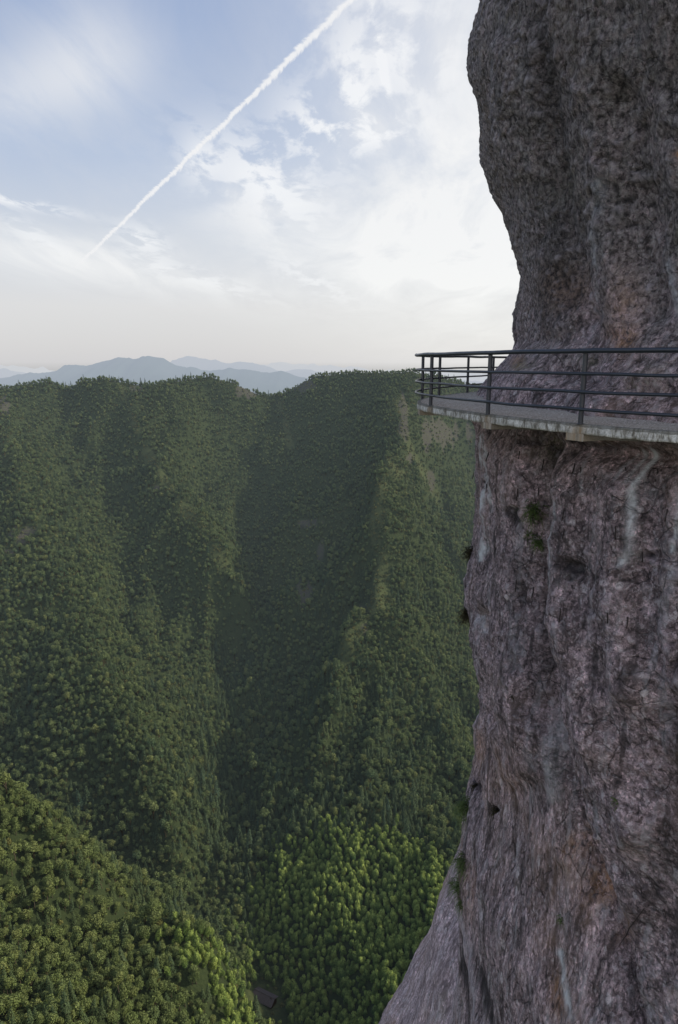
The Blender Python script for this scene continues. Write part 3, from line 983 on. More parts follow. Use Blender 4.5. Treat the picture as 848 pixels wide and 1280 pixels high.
def t_samples(rx, ry, yc, fine, y_lo, y_hi, coarse):
    """parameter values round the loop: fine spacing on the stretch of face that is in view"""
    t = [-math.pi]
    while t[-1] < math.pi:
        tt = t[-1]
        yy = yc + ry * math.sin(tt)
        vis = (math.cos(tt) > -.05) and y_lo < yy < y_hi
        sp = fine if vis else coarse
        ds = math.hypot(rx * math.sin(tt), ry * math.cos(tt))
        step = sp / max(ds, .2)
        t.append(tt + min(step, .08))
    t = np.array(t[:-1])
    return t


# ----- main pillar
RX, RY, YC = 7.0, 11.0, 17.0
zk = np.linspace(-34, 16, 101)
xk = np.array([solve_x(q, SIL, RX, RY, YC) for q in zk])
# smooth the profile a little
T = t_samples(RX, RY, YC, .040, 8.6, 22.5, .35)
zr = np.concatenate([np.arange(-34, -17, .3), np.arange(-17, 10.2, .030), np.arange(10.3, 16, .3)])
XS = np.interp(zr, zk, xk)
TT, ZZ = np.meshgrid(T, zr)
ox, oy = plan(TT, RX, RY)
PXr = XS[:, None] + RX + ox; PYr = YC + oy; PZr = ZZ.copy()
# outward normal in plan
nx = -np.cos(TT) / RX; ny = np.sin(TT) / RY
ln = np.hypot(nx, ny); nx /= ln; ny /= ln
qx, qy, qd = proj(PXr, PYr, PZr)
shape = PXr.shape
big = np.zeros(shape)
front = (np.cos(TT) > 0) & (PYr > 7)
# long forms: flutes, bulges and hollows in the face
def gauss_line(pts, w):
    return np.exp(-(seg_dist(qx, qy, pts) / w) ** 2)


wob = fbm(PXr * .5, PYr * .5, PZr * .5, 3, 8)
big -= .55 * gauss_line([(672, 540), (667, 640), (665, 760), (672, 880), (700, 980), (735, 1080), (775, 1200), (800, 1290)], 11 + 3 * wob)
big += .30 * gauss_line([(700, 600), (705, 760), (730, 900), (790, 1040)], 22)
big += .25 * gauss_line([(630, 560), (632, 760), (640, 880), (650, 960)], 20)
big -= .30 * gauss_line([(596, 770), (612, 860), (618, 900)], 10)
big -= .22 * gauss_line([(652, -60), (668, 60), (688, 180), (712, 300), (726, 400)], 13 + 3 * wob)
big += .28 * gauss_line([(625, 60), (640, 180), (672, 300), (690, 400)], 20)
big -= .25 * gauss_line([(770, 120), (790, 250), (800, 380)], 26)
big += .22 * gauss_line([(740, 120), (756, 250), (760, 400)], 20)
big -= .22 * gauss_line([(805, 600), (800, 760), (838, 900)], 20)
big += .22 * gauss_line([(770, 620), (765, 740), (790, 860)], 22)
big -= .20 * gauss_line([(690, 470), (760, 485), (848, 500)], 14)
big = np.where(front, big, 0)
pits = np.zeros(shape)
pn1 = 7 * fbm(PXr / .5, PYr / .5, PZr / .5, 4, 131); pn2 = 9 * fbm(PXr / .5, PYr / .5, PZr / .5, 4, 137)
for cx, cy, rx_, ry_, dd in [(639, 645, 7, 11, .14), (715, 708, 12, 12, .22), (712, 718, 6, 7, .14), (594, 984, 5, 9, .22), (621, 1014, 6, 8, .22), (613, 832, 4, 14, .2),
                             (622, 850, 7, 5, .12), (645, 745, 3, 14, .12), (642, 835, 5, 10, .1), (700, 860, 5, 12, .12), (640, 50, 8, 8, .1), (700, 80, 8, 10, .12), (742, 560, 30, 5, .1), (655, 555, 12, 5, .1),
                             (860, 820, 10, 10, .2), (845, 830, 6, 9, .16), (805, 690, 10, 6, .15), (690, 1110, 8, 4, .08)]:
    g_ = np.exp(-(((qx + pn1 - cx) / rx_) ** 2 + ((qy + pn2 - cy) / ry_) ** 2) ** 1.2)
    pits = np.maximum(pits, g_ * dd)
pits = np.where(front, pits, 0)

x3, y3, z3 = PXr, PYr, PZr
# stretch of the grain: knobbly above and right, flaky and vertical at lower left
flaky = sstep(860, 1000, qy) * sstep(-20, 60, (700 + (qy - 950) * .35) - qx)
d0 = .25 * fbm(x3 / 3.2, y3 / 3.2, z3 / 4.2, 3, 50)
wx = fbm(x3 / .5, y3 / .5, z3 / .5, 2, 65) * .12
wz = fbm(x3 / .5 + 9, y3 / .5, z3 / .5, 2, 66) * .12
rough_ = .35 + 1.0 * sstep(-.3, .4, fbm(x3 / 1.7, y3 / 1.7, z3 / 1.7, 2, 88)) + .5 * sstep(0, 2, z3)


def grain_relief(zz, kn):
    """knobbly conglomerate (zz = height) or long vertical flakes (zz = compressed height)"""
    r = .09 * fbm(x3 / 1.1, y3 / 1.1, zz / 1.3, 3, 60)
    a1, a2, ci = worley((x3 + wx) / .42, (y3 + wx) / .42, (zz + wz * kn) / .36, 70)
    ck = sstep(.02, .28, a2 - a1)
    r += ((.02 * (1 - a1) + .035 * (ci - .5) * ck) * kn - .012 * (1 - ck)) * rough_
    b1, b2, cj = worley((x3 + wz) / .17, (y3 + wx) / .17, (zz + wx * kn) / .15, 90)
    r += .008 * (1 - b1) + .016 * (cj - .5) * sstep(.02, .25, b2 - b1)
    r += .024 * ridged(x3 / .7, y3 / .7, zz / .9, 4, 81)
    r += .016 * fbm(x3 / .11, y3 / .11, zz / .13, 2, 83)
    r += .024 * fbm(x3 / .24, y3 / .24, zz / .24, 3, 84)
    return r


fb = sstep(.25, .75, flaky + .35 * fbm(x3 / .8, y3 / .8, z3 / .8, 3, 139))
d = d0 + grain_relief(z3, 1.0) * (1 - fb) + (grain_relief(z3 * .36, .5) + .022 * ridged(x3 / .16, y3 / .16, z3 / .9, 3, 85)) * fb


def boxblur(a, r0, r1):
    for ax, r in ((0, r0), (1, r1)):
        c = np.cumsum(np.concatenate([np.zeros_like(np.take(a, [0], ax)), np.pad(a, [(r, r) if k == ax else (0, 0) for k in (0, 1)], mode='edge')], ax), ax)
        n_ = a.shape[ax]
        a = (np.take(c, np.arange(2 * r + 1, 2 * r + 1 + n_), ax) - np.take(c, np.arange(0, n_), ax)) / (2 * r + 1)
    return a


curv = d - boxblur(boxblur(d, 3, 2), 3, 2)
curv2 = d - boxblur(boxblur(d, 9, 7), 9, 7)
big -= .38 * np.exp(-((qy - np.interp(qx, [590, 720, 848], [545, 563, 578])) / 14) ** 2) * sstep(640, 760, qx) * (PZr < -1.05) * front
d = d + big - pits - .14 * sstep(-.8, .6, PZr)
PXr = PXr + nx * d; PYr = PYr + ny * d
PZr = PZr + .035 * fbm(x3 / .35, y3 / .35, z3 / .35, 2, 99)
# widen the foot where the rock meets the walkway
rock_me = mesh_np("rock_pillar", np.stack([PXr, PYr, PZr], -1).reshape(-1, 3), grid_quads(len(zr), len(T), True), smooth=True)
n1 = fbm(x3 / .9, y3 / .9, z3 / 1.8, 3, 120); n2_ = fbm(x3 / .25, y3 / .25, z3 / .5, 3, 121)
jqx = qx + n1 * 3 + n2_ * 2.2
lime = np.zeros(shape)
for pts, w, a_ in [([(602, 545), (601, 600), (598, 665), (596, 700)], 2.6, 1), ([(608, 545), (606, 640)], 2.2, .6), ([(684, 556), (677, 590), (670, 615)], 3.0, 1),
                   ([(698, 628), (694, 660), (688, 700), (686, 760)], 2.4, .7), ([(792, 565), (788, 620), (786, 670), (780, 705)], 3.6, 1), ([(779, 565), (780, 605)], 3, .8),
                   ([(770, 570), (767, 600)], 2.4, .6), ([(846, 600), (842, 640), (836, 690)], 2.8, .9), ([(845, 380), (838, 420)], 5, .5), ([(728, 620), (724, 580)], 2.5, .35),
                   ([(676, 790), (680, 860), (684, 900)], 4, .55), ([(674, 880), (680, 940), (690, 1000)], 5, .4), ([(706, 1190), (712, 1230), (722, 1270)], 6, .8), ([(820, 330), (838, 400), (846, 430)], 8, .4),
                   ([(748, 230), (742, 330)], 8, .3), ([(590, 770), (592, 790)], 2, .4)]:
    lime = np.maximum(lime, a_ * np.exp(-(seg_dist(jqx, qy, pts) / (w * .85)) ** 2) * (.7 + .6 * (n2_ > -.1)))
orange = np.zeros(shape)
for cx, cy, rx_, ry_, a_ in [(738, 1105, 12, 30, .8), (775, 1165, 16, 20, .9), (600, 935, 12, 30, .6), (716, 1060, 10, 30, .5), (705, 1240, 12, 40, .55), (770, 425, 20, 22, .6), (650, 455, 10, 8, .7),
                             (770, 380, 16, 40, .35), (700, 360, 20, 30, .4), (845, 190, 8, 5, .8), (590, 1120, 8, 40, .35), (640, 970, 20, 40, .3)]:
    orange = np.maximum(orange, a_ * np.exp(-((qx + n1 * 6 - cx) / rx_) ** 2 - ((qy + n1 * 6 - cy) / ry_) ** 2))
moss = np.zeros(shape)
for cx, cy, rx_, ry_, a_ in [(668, 645, 8, 40, .6), (655, 458, 14, 7, .7), (840, 300, 14, 24, .4), (665, 560, 8, 30, .5), (720, 450, 20, 10, .4), (576, 1090, 8, 30, .5), (676, 680, 6, 20, .5), (640, 30, 20, 20, .2), (800, 480, 40, 18, .3), (700, 235, 30, 30, .25)]:
    moss = np.maximum(moss, a_ * np.exp(-((qx - cx) / rx_) ** 2 - ((qy - cy) / ry_) ** 2))
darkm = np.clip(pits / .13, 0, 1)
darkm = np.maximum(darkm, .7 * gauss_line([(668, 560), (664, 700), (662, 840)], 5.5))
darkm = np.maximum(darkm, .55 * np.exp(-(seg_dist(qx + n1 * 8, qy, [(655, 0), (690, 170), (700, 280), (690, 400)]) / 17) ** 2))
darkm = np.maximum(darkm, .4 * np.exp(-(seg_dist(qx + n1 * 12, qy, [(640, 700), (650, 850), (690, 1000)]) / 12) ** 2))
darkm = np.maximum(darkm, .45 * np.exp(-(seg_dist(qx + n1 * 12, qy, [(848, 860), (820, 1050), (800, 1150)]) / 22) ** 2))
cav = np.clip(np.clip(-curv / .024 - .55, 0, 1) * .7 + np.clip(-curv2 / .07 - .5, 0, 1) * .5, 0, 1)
convex = np.clip(curv / .024 - .5, 0, 1)  # paler colour on the convex bumps of the relief
weather = sstep(-.4, 2.0, z3 + n1 * .8)
for nm, v in (('lime', lime), ('orange', orange), ('moss', moss), ('dark', darkm), ('cav', cav), ('convex', convex), ('flaky', flaky), ('weather', weather)):
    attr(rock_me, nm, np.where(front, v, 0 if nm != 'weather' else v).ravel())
cliff = tag(obj("cliff", rock_me, M_ROCK), kind='structure')

# ----- pale flank behind and below
FRX, FRY, FYC = 8.0, 10.0, 24.0
zk2 = np.linspace(-75, -8, 90)
xk2 = np.array([solve_x(q, FSIL, FRX, FRY, FYC) for q in zk2])
T2 = t_samples(FRX, FRY, FYC, .09, 15, 34, .5)
zr2 = np.concatenate([np.arange(-75, -42, .5), np.arange(-42, -12, .09), np.arange(-12, -8, .4)])
TT, ZZ = np.meshgrid(T2, zr2)
ox, oy = plan(TT, FRX, FRY)
X2 = np.interp(ZZ, zk2, xk2) + FRX + ox; Y2 = FYC + oy
nx2 = -np.cos(TT) / FRX; ny2 = np.sin(TT) / FRY; ln = np.hypot(nx2, ny2); nx2 /= ln; ny2 /= ln
d2 = .30 * fbm(X2 / 5, Y2 / 5, ZZ / 8, 3, 150) + .10 * fbm(X2 / 1.2, Y2 / 1.2, ZZ / 2.6, 4, 155) + .03 * fbm(X2 / .3, Y2 / .3, ZZ / .6, 2, 158)
X2 = X2 + nx2 * d2; Y2 = Y2 + ny2 * d2
fl_me = mesh_np("cliff_base", np.stack([X2, Y2, ZZ], -1).reshape(-1, 3), grid_quads(len(zr2), len(T2), True), smooth=True)
cliff_base = tag(obj("cliff_base", fl_me, M_ROCKB), kind='structure')

BVH = BVHTree.FromPolygons([tuple(v) for v in np.stack([PXr, PYr, PZr], -1).reshape(-1, 3)[:, :]], [tuple(f) for f in grid_quads(len(zr), len(T), True).tolist()])
BVH2 = BVHTree.FromPolygons([tuple(v) for v in np.stack([X2, Y2, ZZ], -1).reshape(-1, 3)], [tuple(f) for f in grid_quads(len(zr2), len(T2), True).tolist()])


def on_rock(px, py):
    """point and outward normal on the rock in that direction (stepping right until it meets rock)"""
    for k in range(14):
        dv = Vector(W(px + k * 1.0, py, 10)).normalized()
        best = None
        for b in (BVH, BVH2):
            h = b.ray_cast(Vector((0, 0, 0)), dv)
            if h[0] is not None and (best is None or h[3] < best[3]): best = h
        if best is not None:
            n = best[1]
            if n.dot(dv) > 0: n = -n
            return best[0], n
    return None, None


# ------------------------------------------------------------------ walkway
HEYE = .94
RAILC = [(10.5, 8.6), (8.6, 8.35), (6.8, 8.42), (5.6, 8.75), (4.62, 9.42), (3.70, 10.62), (2.72, 12.55), (2.02, 15.0), (1.84, 16.5), (2.13, 18.1), (2.80, 19.75), (4.0, 21.9), (5.3, 24.0), (7.2, 26.3), (9.5, 28.0)]


def catmull(pts, n=24):
    P = np.array(pts, float)
    P = np.vstack([2 * P[0] - P[1], P, 2 * P[-1] - P[-2]])
    out = []
    for i in range(1, len(P) - 2):
        p0, p1, p2, p3 = P[i - 1:i + 3]
        for k in range(n):
            t = k / n
            out.append(.5 * ((2 * p1) + (-p0 + p2) * t + (2 * p0 - 5 * p1 + 4 * p2 - p3) * t ** 2 + (-p0 + 3 * p1 - 3 * p2 + p3) * t ** 3))
    out.append(P[-2])
    return np.array(out)


RC = catmull(RAILC)
tan = np.gradient(RC, axis=0); tan /= np.linalg.norm(tan, axis=1, keepdims=True)
nor = np.stack([-tan[:, 1], tan[:, 0]], -1)      # pointing away from the rock
cen = np.array([9, 17.0])
nor *= np.sign(((RC - cen) * nor).sum(1))[:, None]
arc = np.concatenate([[0], np.cumsum(np.linalg.norm(np.diff(RC, axis=0), axis=1))])
EDGE = RC + nor * .07
INNER = RC - nor * 2.3
ZD = -HEYE
DE = .11       # the rails stand this far outside the slab edge line
wk = empty("walkway", (3.7, 12, ZD))
tag(wk, "curved concrete walkway cantilevered from the cliff with streaked pale edge", "walkway")
off = Vector((3.7, 12, ZD))


def child(name, me, m, par=wk):
    o = obj(name, me, m, par)
    o.matrix_parent_inverse = Matrix.Translation(-par.location)
    return o


n = len(RC)
# paving: slightly cambered strip
rows = 14
Vd = []
for k in range(rows):
    f = k / (rows - 1)
    p = (RC + nor * (.052 - DE)) * (1 - f) + INNER * f
    zz = ZD + .006 * np.sin(f * 9) + .012 * fbm(p[:, 0] * 2, p[:, 1] * 2, 0, 3, 170)
    if k == 0: zz = np.full(n, ZD - .004)
    Vd.append(np.stack([p[:, 0], p[:, 1], zz], -1))
child("paving", mesh_np("paving", np.array(Vd).reshape(-1, 3), grid_quads(rows, n), smooth=True), M_GRAVEL)
# edge beam: rows down the face
FD = .165
prof = [(-.02, .000), (.045, .002), (.066, -.010), (.070, -.03), (.071, -.06), (.070, -.10), (.072, -.135), (.066, -FD + .004), (.05, -FD), (-.10, -FD)]
Vf, ar, hg, ru = [], [], [], []
jit = .006 * fbm(arc * 3, 0 * arc, 0 * arc, 3, 171)
fine_idx = np.linspace(0, n - 1, n * 4)
RCf = np.stack([np.interp(fine_idx, np.arange(n), RC[:, 0]), np.interp(fine_idx, np.arange(n), RC[:, 1])], -1)
nof = np.stack([np.interp(fine_idx, np.arange(n), nor[:, 0]), np.interp(fine_idx, np.arange(n), nor[:, 1])], -1)
arf = np.interp(fine_idx, np.arange(n), arc)
POST_IDX = [4, 5, 6, 7, 9, 10, 11, 12, 13]
POSTS = [(8.1, 8.33), (6.0, 8.6), (3.70, 10.62), (2.69, 12.62), (2.01, 15.25), (2.12, 18.05), (2.80, 19.75), (4.0, 21.9), (5.25, 23.9), (7.2, 26.3)]
post_arc = [arc[np.argmin(np.hypot(*(RC - np.array(p)).T))] for p in POSTS]
for o_, dz in prof:
    lump = .007 * fbm(arf * 6, 0 * arf + dz * 20, 0 * arf, 3, 172)
    p = RCf + nof * (o_ - DE + lump)[:, None]
    Vf.append(np.stack([p[:, 0], p[:, 1], np.full(len(p), ZD + dz) + .008 * fbm(arf * 4, 0 * arf, 0 * arf + 3, 3, 173) * (dz < -.1)], -1))
    ar.append(arf); hg.append(np.full(len(p), (dz + FD) / FD))
    ru.append(np.max([np.exp(-((arf - a_) / .16) ** 2) for a_ in post_arc], axis=0))
me = mesh_np("edge_beam", np.array(Vf).reshape(-1, 3), grid_quads(len(prof), len(RCf)), smooth=True)
attr(me, 'arc', np.concatenate(ar)); attr(me, 'hgt', np.concatenate(hg)); attr(me, 'rust', np.concatenate(ru))
child("edge_beam", me, M_CONC)
# slab underside
Vu = []
for k in range(6):
    f = k / 5
    p = (RC - nor * (.095 + DE)) * (1 - f) + INNER * f
    Vu.append(np.stack([p[:, 0], p[:, 1], np.full(n, ZD - .150 - .03 * f) + .01 * fbm(p[:, 0] * 2, p[:, 1] * 2, 0, 3, 174)], -1))
child("slab", mesh_np("slab", np.array(Vu).reshape(-1, 3), grid_quads(6, n), smooth=True), M_UNDER)
# brackets under the slab
for bi, a0 in enumerate([post_arc[1], post_arc[2] + .10, post_arc[3] + .05, post_arc[4] + .9, post_arc[6], post_arc[7]]):
    i = int(np.argmin(np.abs(arc - a0)))
    p, nn, tt = RC[i], nor[i], tan[i]
    w2_ = .16
    V = []
    secs = [(.074, -.163, -.255), (.02, -.163, -.27), (-.5, -.163, -.30), (-1.1, -.163, -.35), (-2.0, -.163, -.42)]
    ah, hh_, rr_ = [], [], []
    for o_, zt, zb in secs:
        for sx_, z_ in ((-1, zt), (1, zt), (1, zb), (-1, zb)):
            q = p + nn * (o_ - DE) + tt * w2_ * sx_
            V.append((q[0], q[1], ZD + z_ + (.02 if o_ < 0 else 0)))
            ah.append(a0 + sx_ * .16); hh_.append(.2); rr_.append(.9 if o_ > 0 else .3)
    Q = [(0, 1, 2, 3)]
    for k in range(len(secs) - 1):
        b0 = k * 4
        for j in range(4):
            Q.append((b0 + j, b0 + (j + 1) % 4, b0 + 4 + (j + 1) % 4, b0 + 4 + j))
    me = mesh_np("bracket", V, Q)
    attr(me, 'arc', ah); attr(me, 'hgt', hh_); attr(me, 'rust', rr_)
    b = child("bracket", me, M_CONC)
    bv = b.modifiers.new("bevel", 'BEVEL'); bv.width = .012; bv.segments = 2

# ------------------------------------------------------------------ railing
rl = empty("railing", (3.7, 12, ZD))
tag(rl, "dark blue grey tubular steel railing curving along the outer edge of the walkway", "railing")


def sweep(path, rx, rz, sides=12):
    """oval tube along a 3-D path that stays near level"""
    P = np.array(path, float); n = len(P)
    t = np.gradient(P, axis=0); t /= np.linalg.norm(t, axis=1, keepdims=True)
    s_ = np.stack([-t[:, 1], t[:, 0], 0 * t[:, 0]], -1); s_ /= np.linalg.norm(s_, axis=1, keepdims=True)
    u_ = np.cross(s_, t); u_ *= np.sign(u_[:, 2:3])
    a = np.linspace(0, 2 * np.pi, sides, endpoint=False)
    V = P[:, None] + rx * np.cos(a)[None, :, None] * s_[:, None] + rz * np.sin(a)[None, :, None] * u_[:, None]
    return V.reshape(-1, 3), grid_quads(n, sides, True)


def sag(path, h, seed):
    """hand-bent rail: tiny waver between posts"""
    w_ = .006 * fbm(arc * 1.1, 0 * arc, 0 * arc, 2, seed)
    return np.stack([path[:, 0], path[:, 1], np.full(len(path), ZD + h) + w_], -1)


V, Q = sweep(sag(RC, 1.10, 180), .046, .038, 14)
child("top_rail", mesh_np("top_rail", V, Q, smooth=True), M_STEEL, rl)
for k, h in enumerate((.225, .49, .76)):
    V, Q = sweep(sag(RC - nor * .0, h, 181 + k), .026, .026, 10)
    child("rail", mesh_np("rail", V, Q, smooth=True), M_STEEL, rl)
for (qx_, qy_), a0 in zip(POSTS, post_arc):
    i = int(np.argmin(np.abs(arc - a0)))
    c = RC[i] - nor[i] * .058
    parts = [tube([(c[0], c[1], ZD - .01), (c[0], c[1], ZD + .5), (c[0], c[1], ZD + 1.085)], [.039, .039, .039], 14)]
    V, Q = join_np(parts)
    po = child("post", mesh_np("post", V, Q, smooth=True), M_STEEL, rl)
    # weld collars where the rails meet the post
    Vp = [tube([(c[0], c[1], ZD - .002), (c[0], c[1], ZD + .006), (c[0], c[1], ZD + .0061)], [.060, .058, .036], 16)]
    V, Q = join_np(Vp)
    fo = obj("base_plate", mesh_np("base_plate", V, Q), M_STEEL, po)
    fo.matrix_parent_inverse = Matrix.Translation(-rl.location) if False else Matrix.Identity(4)

# ------------------------------------------------------------------ iron pins in the rock
PINS = [(611, 568), (590, 592), (650, 566), (680, 577), (719, 582), (727, 587), (783, 588), (674, 612), (648, 614), (706, 638), (706, 663), (770, 661),
        (803, 692), (591, 694), (606, 709), (646, 728), (668, 736), (701, 764), (760, 768), (785, 774), (609, 607), (835, 640), (823, 590)]
pin_me = None
rp = random.Random(3)
for k, (a_, b_) in enumerate(PINS):
    loc, nn = on_rock(a_, b_)
    if loc is None: continue
    if pin_me is None:
        V, Q = tube([(0, 0, .05), (0, 0, 0), (.012, .0, -.08), (.03, 0, -.19), (.032, 0, -.192)], [.011, .011, .011, .0105, .002], 8)
        pin_me = mesh_np("iron_pin", V, Q, smooth=True); pin_me.materials.append(M_IRON)
    o = bpy.data.objects.new("iron_pin", pin_me)
    link(o)
    o.location = loc + nn * .015
    dirv = (nn * .28 + Vector((rp.uniform(.05, .35), -.1, -1.0))).normalized()
    o.rotation_euler = (-dirv).to_track_quat('Z', 'Y').to_euler()
    o.scale = (1, 1, rp.uniform(.7, 1.1))
    tag(o, "short black iron pin sticking out of the rock below the walkway", "iron pin", "iron pins in the rock under the walkway")

# ------------------------------------------------------------------ tufts of grass on the rock
def mat_grass(c0, c1):
    s = NT("grass blades")
    c = s.mix(s.attr('tip'), c0, c1)
    d = s.bsdf(c, .7, spec=.1)
    tr = s.n('ShaderNodeBsdfTranslucent', {'Color': c})
    return s.out(s.n('ShaderNodeMixShader', {0: .3, 1: d.outputs[0], 2: tr.outputs[0]}))


MG1 = mat_grass((.04, .055, .02), (.16, .22, .07)); MG2 = mat_grass((.02, .016, .01), (.09, .075, .035))


def tuft(px_, py_, r, n, m, label, seed, hang=.5):
    loc, nn = on_rock(px_, py_)
    if loc is None: return
    rng_ = np.random.default_rng(seed)
    V, Q, tp = [], [], []
    for i in range(n):
        o_ = np.array([rng_.normal() * r * .28, rng_.normal() * r * .28, rng_.normal() * r * .35])
        dv = np.array(nn) * .8 + rng_.normal(size=3) * .55 + np.array([0, 0, .5])
        dv /= np.linalg.norm(dv)
        L = r * rng_.uniform(.5, 1.2)
        side = np.cross(dv, rng_.normal(size=3)); side /= np.linalg.norm(side)
        w_ = rng_.uniform(.006, .012)
        b0 = len(V)
        for k in range(4):
            t = k / 3
            c = o_ + dv * L * t + np.array([0, 0, -1]) * hang * L * t * t - np.array(nn) * .02
            ww = w_ * (1 - t * .85)
            V.append(c - side * ww); V.append(c + side * ww); tp += [t, t]
        for k in range(3):
            Q.append((b0 + 2 * k, b0 + 2 * k + 1, b0 + 2 * k + 3, b0 + 2 * k + 2))
    me = mesh_np("grass_tuft", V, Q); attr(me, 'tip', tp)
    o = obj("grass_tuft", me, m); o.location = loc
    tag(o, label, "grass tuft", "grass tufts on the cliff")


tuft(668, 640, .26, 260, MG1, "green grass tuft in the vertical groove below the walkway, upper of two", 1)
tuft(673, 676, .2, 200, MG1, "green grass tuft in the vertical groove below the walkway, lower of two", 2)
tuft(662, 668, .12, 70, MG1, "tiny sprig of leaves just left of the lower groove tuft", 3)
tuft(583, 692, .34, 300, MG2, "dry brown tuft on the left edge of the cliff, upper of two", 4, .7)
tuft(579, 768, .36, 300, MG2, "dry brown tuft on the left edge of the cliff, lower of two", 5, .7)
tuft(585, 1010, .5, 360, MG1, "long green tuft at the left edge just above the pale flank", 6, .9)
tuft(594, 984, .20, 180, MG2, "small brown tuft filling a round hollow near the left edge", 7)
tuft(621, 1015, .20, 180, MG2, "small brown tuft filling a second hollow right of the first", 8)
tuft(580, 1078, .45, 240, MG1, "green tuft at the top of the seam between dark rock and pale flank", 9, .8)
tuft(574, 1108, .35, 220, MG1, "green tuft in the middle of the seam with the pale flank", 10, .8)
tuft(566, 1104, .25, 120, MG1, "small tuft on the pale flank left of the seam", 11, .8)
tuft(577, 1130, .25, 120, MG1, "lowest green tuft in the seam between dark rock and pale flank", 12, .8)
tuft(640, 870, .10, 30, MG2, "faint dry sprig in the middle of the lower left rock face", 13)
tuft(702, 1150, .12, 60, MG1, "small green sprig low on the rock face", 14)
tuft(770, 1003, .10, 60, MG1, "tiny green sprig on the lower right rock face", 15)

# hanging root line low on the face
pts = []
for a_, b_ in [(806, 1134), (800, 1142), (793, 1152), (789, 1160), (783, 1168), (777, 1176), (771, 1186)]:
    l, nn = on_rock(a_, b_)
    pts.append(l + nn * .03)
V, Q = tube([tuple(p) for p in pts], [.006, .007, .008, .009, .009, .007, .003], 6)
tag(obj("dead_branch", mesh_np("dead_branch", V, Q, smooth=True), M_IRON), "thin dead stem lying slantwise across the lower right rock face", "dead branch")

# ------------------------------------------------------------------ the hut in the clearing
def mat_tiles():
    s = NT("old grey roof tiles")
    tc = s.n('ShaderNodeTexCoord').outputs['Object']
    w = s.n('ShaderNodeTexWave', {'Vector': tc, 'Scale': 1.6, 'Distortion': .4, 'Detail': 1.0}, wave_type='BANDS', bands_direction='X')
    n_ = s.noise(tc, 1.5, 5, .7)
    c = s.mix(n_, (.05, .046, .048), (.16, .14, .14))
    c = s.mix(s.ramp(w.outputs['Fac'], [(.3, .5), (.6, 0.0)]), c, (.018, .017, .018))
    return s.out(s.bsdf(c, .9, s.bump(w.outputs['Fac'], .6, .1)))


def mat_wood():
    s = NT("dark weathered boards")
    tc = s.n('ShaderNodeTexCoord').outputs['Object']
    return s.out(s.bsdf(s.mix(s.noise(s.vscale(tc, (6, 6, .6)), 1, 4), (.02, .016, .013), (.06, .048, .038)), .9))


MT, MW = mat_tiles(), mat_wood()
hz = float(terrain(np.array([HUT[0]]), np.array([HUT[1]]))[0])
hut = empty("hut", (HUT[0], HUT[1], hz - .3), R(-27))
tag(hut, "small old hut with grey tiled gable roof in a clearing beside the bamboo", "hut")


def box_np(x0, x1, y0, y1, z0, z1):
    V = [(x0, y0, z0), (x1, y0, z0), (x1, y1, z0), (x0, y1, z0), (x0, y0, z1), (x1, y0, z1), (x1, y1, z1), (x0, y1, z1)]
    return np.array(V, float), np.array([(0, 3, 2, 1), (4, 5, 6, 7), (0, 1, 5, 4), (1, 2, 6, 5), (2, 3, 7, 6), (3, 0, 4, 7)])


def gable(x0, x1, hw, ze, zr_, th=.18):
    """roof of two slopes with thickness, ridge along x, slightly sagging"""
    V, Q = [], []
    xs = np.linspace(x0, x1, 7)
    pr = [(-hw, ze), (0, zr_), (hw, ze), (hw, ze - th), (0, zr_ - th), (-hw, ze - th)]
    for k, x_ in enumerate(xs):
        sg = -.18 * math.sin(math.pi * k / 6)
        for (yy, zz) in pr: V.append((x_, yy, zz + (sg if yy == 0 else sg * .3)))
    for k in range(6):
        for j in range(6): Q.append((k * 6 + j, k * 6 + (j + 1) % 6, (k + 1) * 6 + (j + 1) % 6, (k + 1) * 6 + j))
    Q += [(0, 1, 4, 5), (1, 2, 3, 4), (36, 37, 40, 41), (37, 38, 39, 40)]
    return np.array(V, float), np.array(Q)


V, Q = join_np([box_np(-5.6, 5.6, -2.6, 2.6, -1.0, 2.6)])
obj("wall", mesh_np("wall", V, Q), MW, hut)
V, Q = gable(-6.3, 6.3, 3.7, 2.5, 4.5)
rf = obj("roof", mesh_np("roof", V, Q), MT, hut)
V, Q = tube([(-6.35, 0, 4.55), (0, 0, 4.38), (6.35, 0, 4.55)], [.16, .16, .16], 8)
obj("ridge_tiles", mesh_np("ridge_tiles", V, Q), MT, rf)
V, Q = box_np(3.6, 4.9, -.75, -.25, 3.9, 4.22)
obj("skylight", mesh_np("skylight", V, Q), M_IRON, rf)
V, Q = gable(-9.4, -6.2, 2.5, 1.6, 2.7)
obj("annex_roof", mesh_np("annex_roof", V, Q), MT, hut)
V, Q = box_np(-9.0, -6.3, -1.9, 1.9, -1, 1.7)
obj("annex_wall", mesh_np("annex_wall", V, Q), MW, hut)
V, Q = box_np(-.5, .5, -2.66, -2.61, -.2, 1.9)
obj("door", mesh_np("door", V, Q), M_IRON, hut)
for x_ in (-3.2, 3.0):
    V, Q = box_np(x_ - .5, x_ + .5, -2.66, -2.61, .8, 1.7)
    obj("window", mesh_np("window", V, Q), M_IRON, hut)

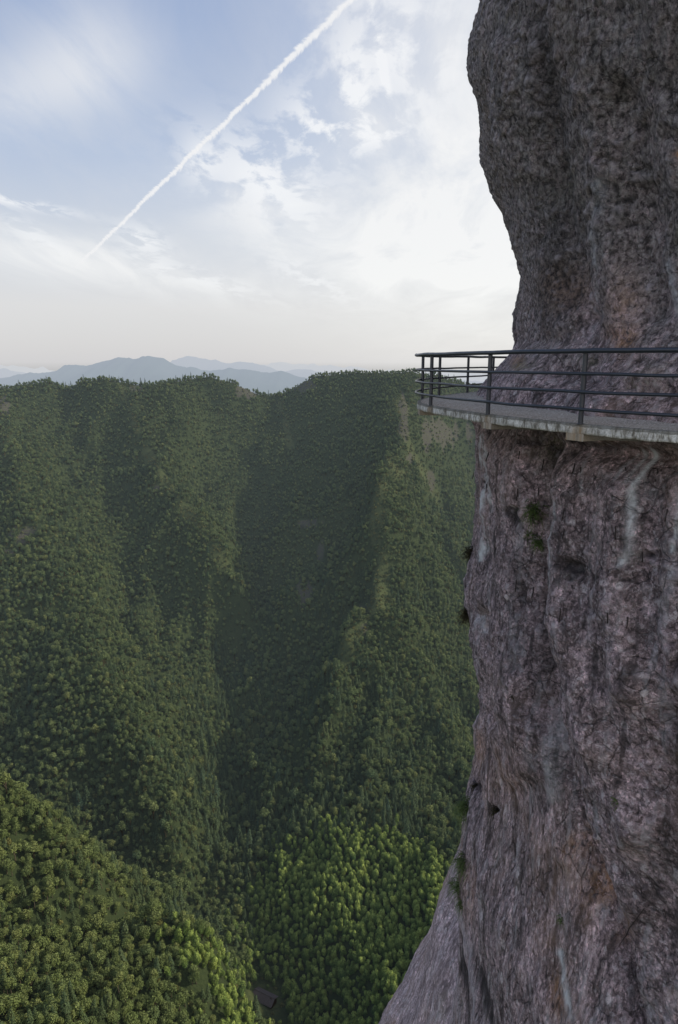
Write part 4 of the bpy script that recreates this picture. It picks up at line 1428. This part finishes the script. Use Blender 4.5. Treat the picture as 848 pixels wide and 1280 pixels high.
# ------------------------------------------------------------------ contrail
def contrail():
    """a straight ribbon of ice cloud at flying height, gently cupped across"""
    A = np.array(W(478, -38, 5600)); B = np.array(W(92, 337, 21500))
    d = (B - A) / np.linalg.norm(B - A); L = np.linalg.norm(B - A)
    s_ = np.cross(d, (A + B) / 2); s_ /= np.linalg.norm(s_)
    u_ = np.cross(s_, d)
    N, K = 900, 13
    t = np.linspace(0, 1, N)[:, None]; e = np.linspace(-1, 1, K)[None, :]
    w = 37 + 26 * t
    mx = 8 * fbm(t * 34, 0 * t, 0 * t, 3, 301) * (1 + t)
    w = w * (1 + .16 * fbm(t * 60, 0 * t + 3, 0 * t, 3, 302))
    P = A + (B - A) * t[..., None] + s_ * (e * w + mx)[..., None] + u_ * ((1 - e * e) * 30)[..., None]
    me = mesh_np("contrail", P.reshape(-1, 3), grid_quads(N, K), smooth=True)
    attr(me, 'edge', (np.abs(e) + 0 * t).ravel()); attr(me, 'along', (t * L + 0 * e).ravel()); attr(me, 'fade', (np.clip((1 - t) * 6, 0, 1) + 0 * e).ravel())
    s = NT("ice cloud")
    p = s.n('ShaderNodeVectorMath', {0: s.geo(), 1: (.012, .012, .012)}, operation='MULTIPLY').outputs[0]
    n1 = s.noise(p, 1.0, 5, .6)
    q = s.math('SUBTRACT', 1.12, s.attr('edge'))
    q = s.math('MULTIPLY_ADD', s.math('SUBTRACT', n1, .5), 1.7, q)
    al = s.math('MULTIPLY', s.ramp(q, [(.15, 0.0), (.95, .92)], 'EASE'), s.attr('fade'), clamp=True)
    em = s.n('ShaderNodeEmission', {'Color': s.mix(n1, (.86, .87, .90), (1, 1, 1)), 'Strength': .95})  # glows by itself in place of sunlight scattered by the ice
    tr = s.n('ShaderNodeBsdfTransparent')
    o = obj("contrail", me, s.out(s.n('ShaderNodeMixShader', {0: al, 1: tr.outputs[0], 2: em.outputs[0]})))
    tag(o, "long straight white aircraft contrail slanting up across the sky", "contrail")


contrail()

# ------------------------------------------------------------------ render settings
scene.view_settings.view_transform = 'Standard'
scene.view_settings.look = 'None'
scene.view_settings.exposure = 0
scene.render.film_transparent = False
cy = scene.cycles
cy.max_bounces = 6; cy.diffuse_bounces = 3; cy.glossy_bounces = 2; cy.transmission_bounces = 3; cy.volume_bounces = 1; cy.transparent_max_bounces = 24
cy.use_denoising = True
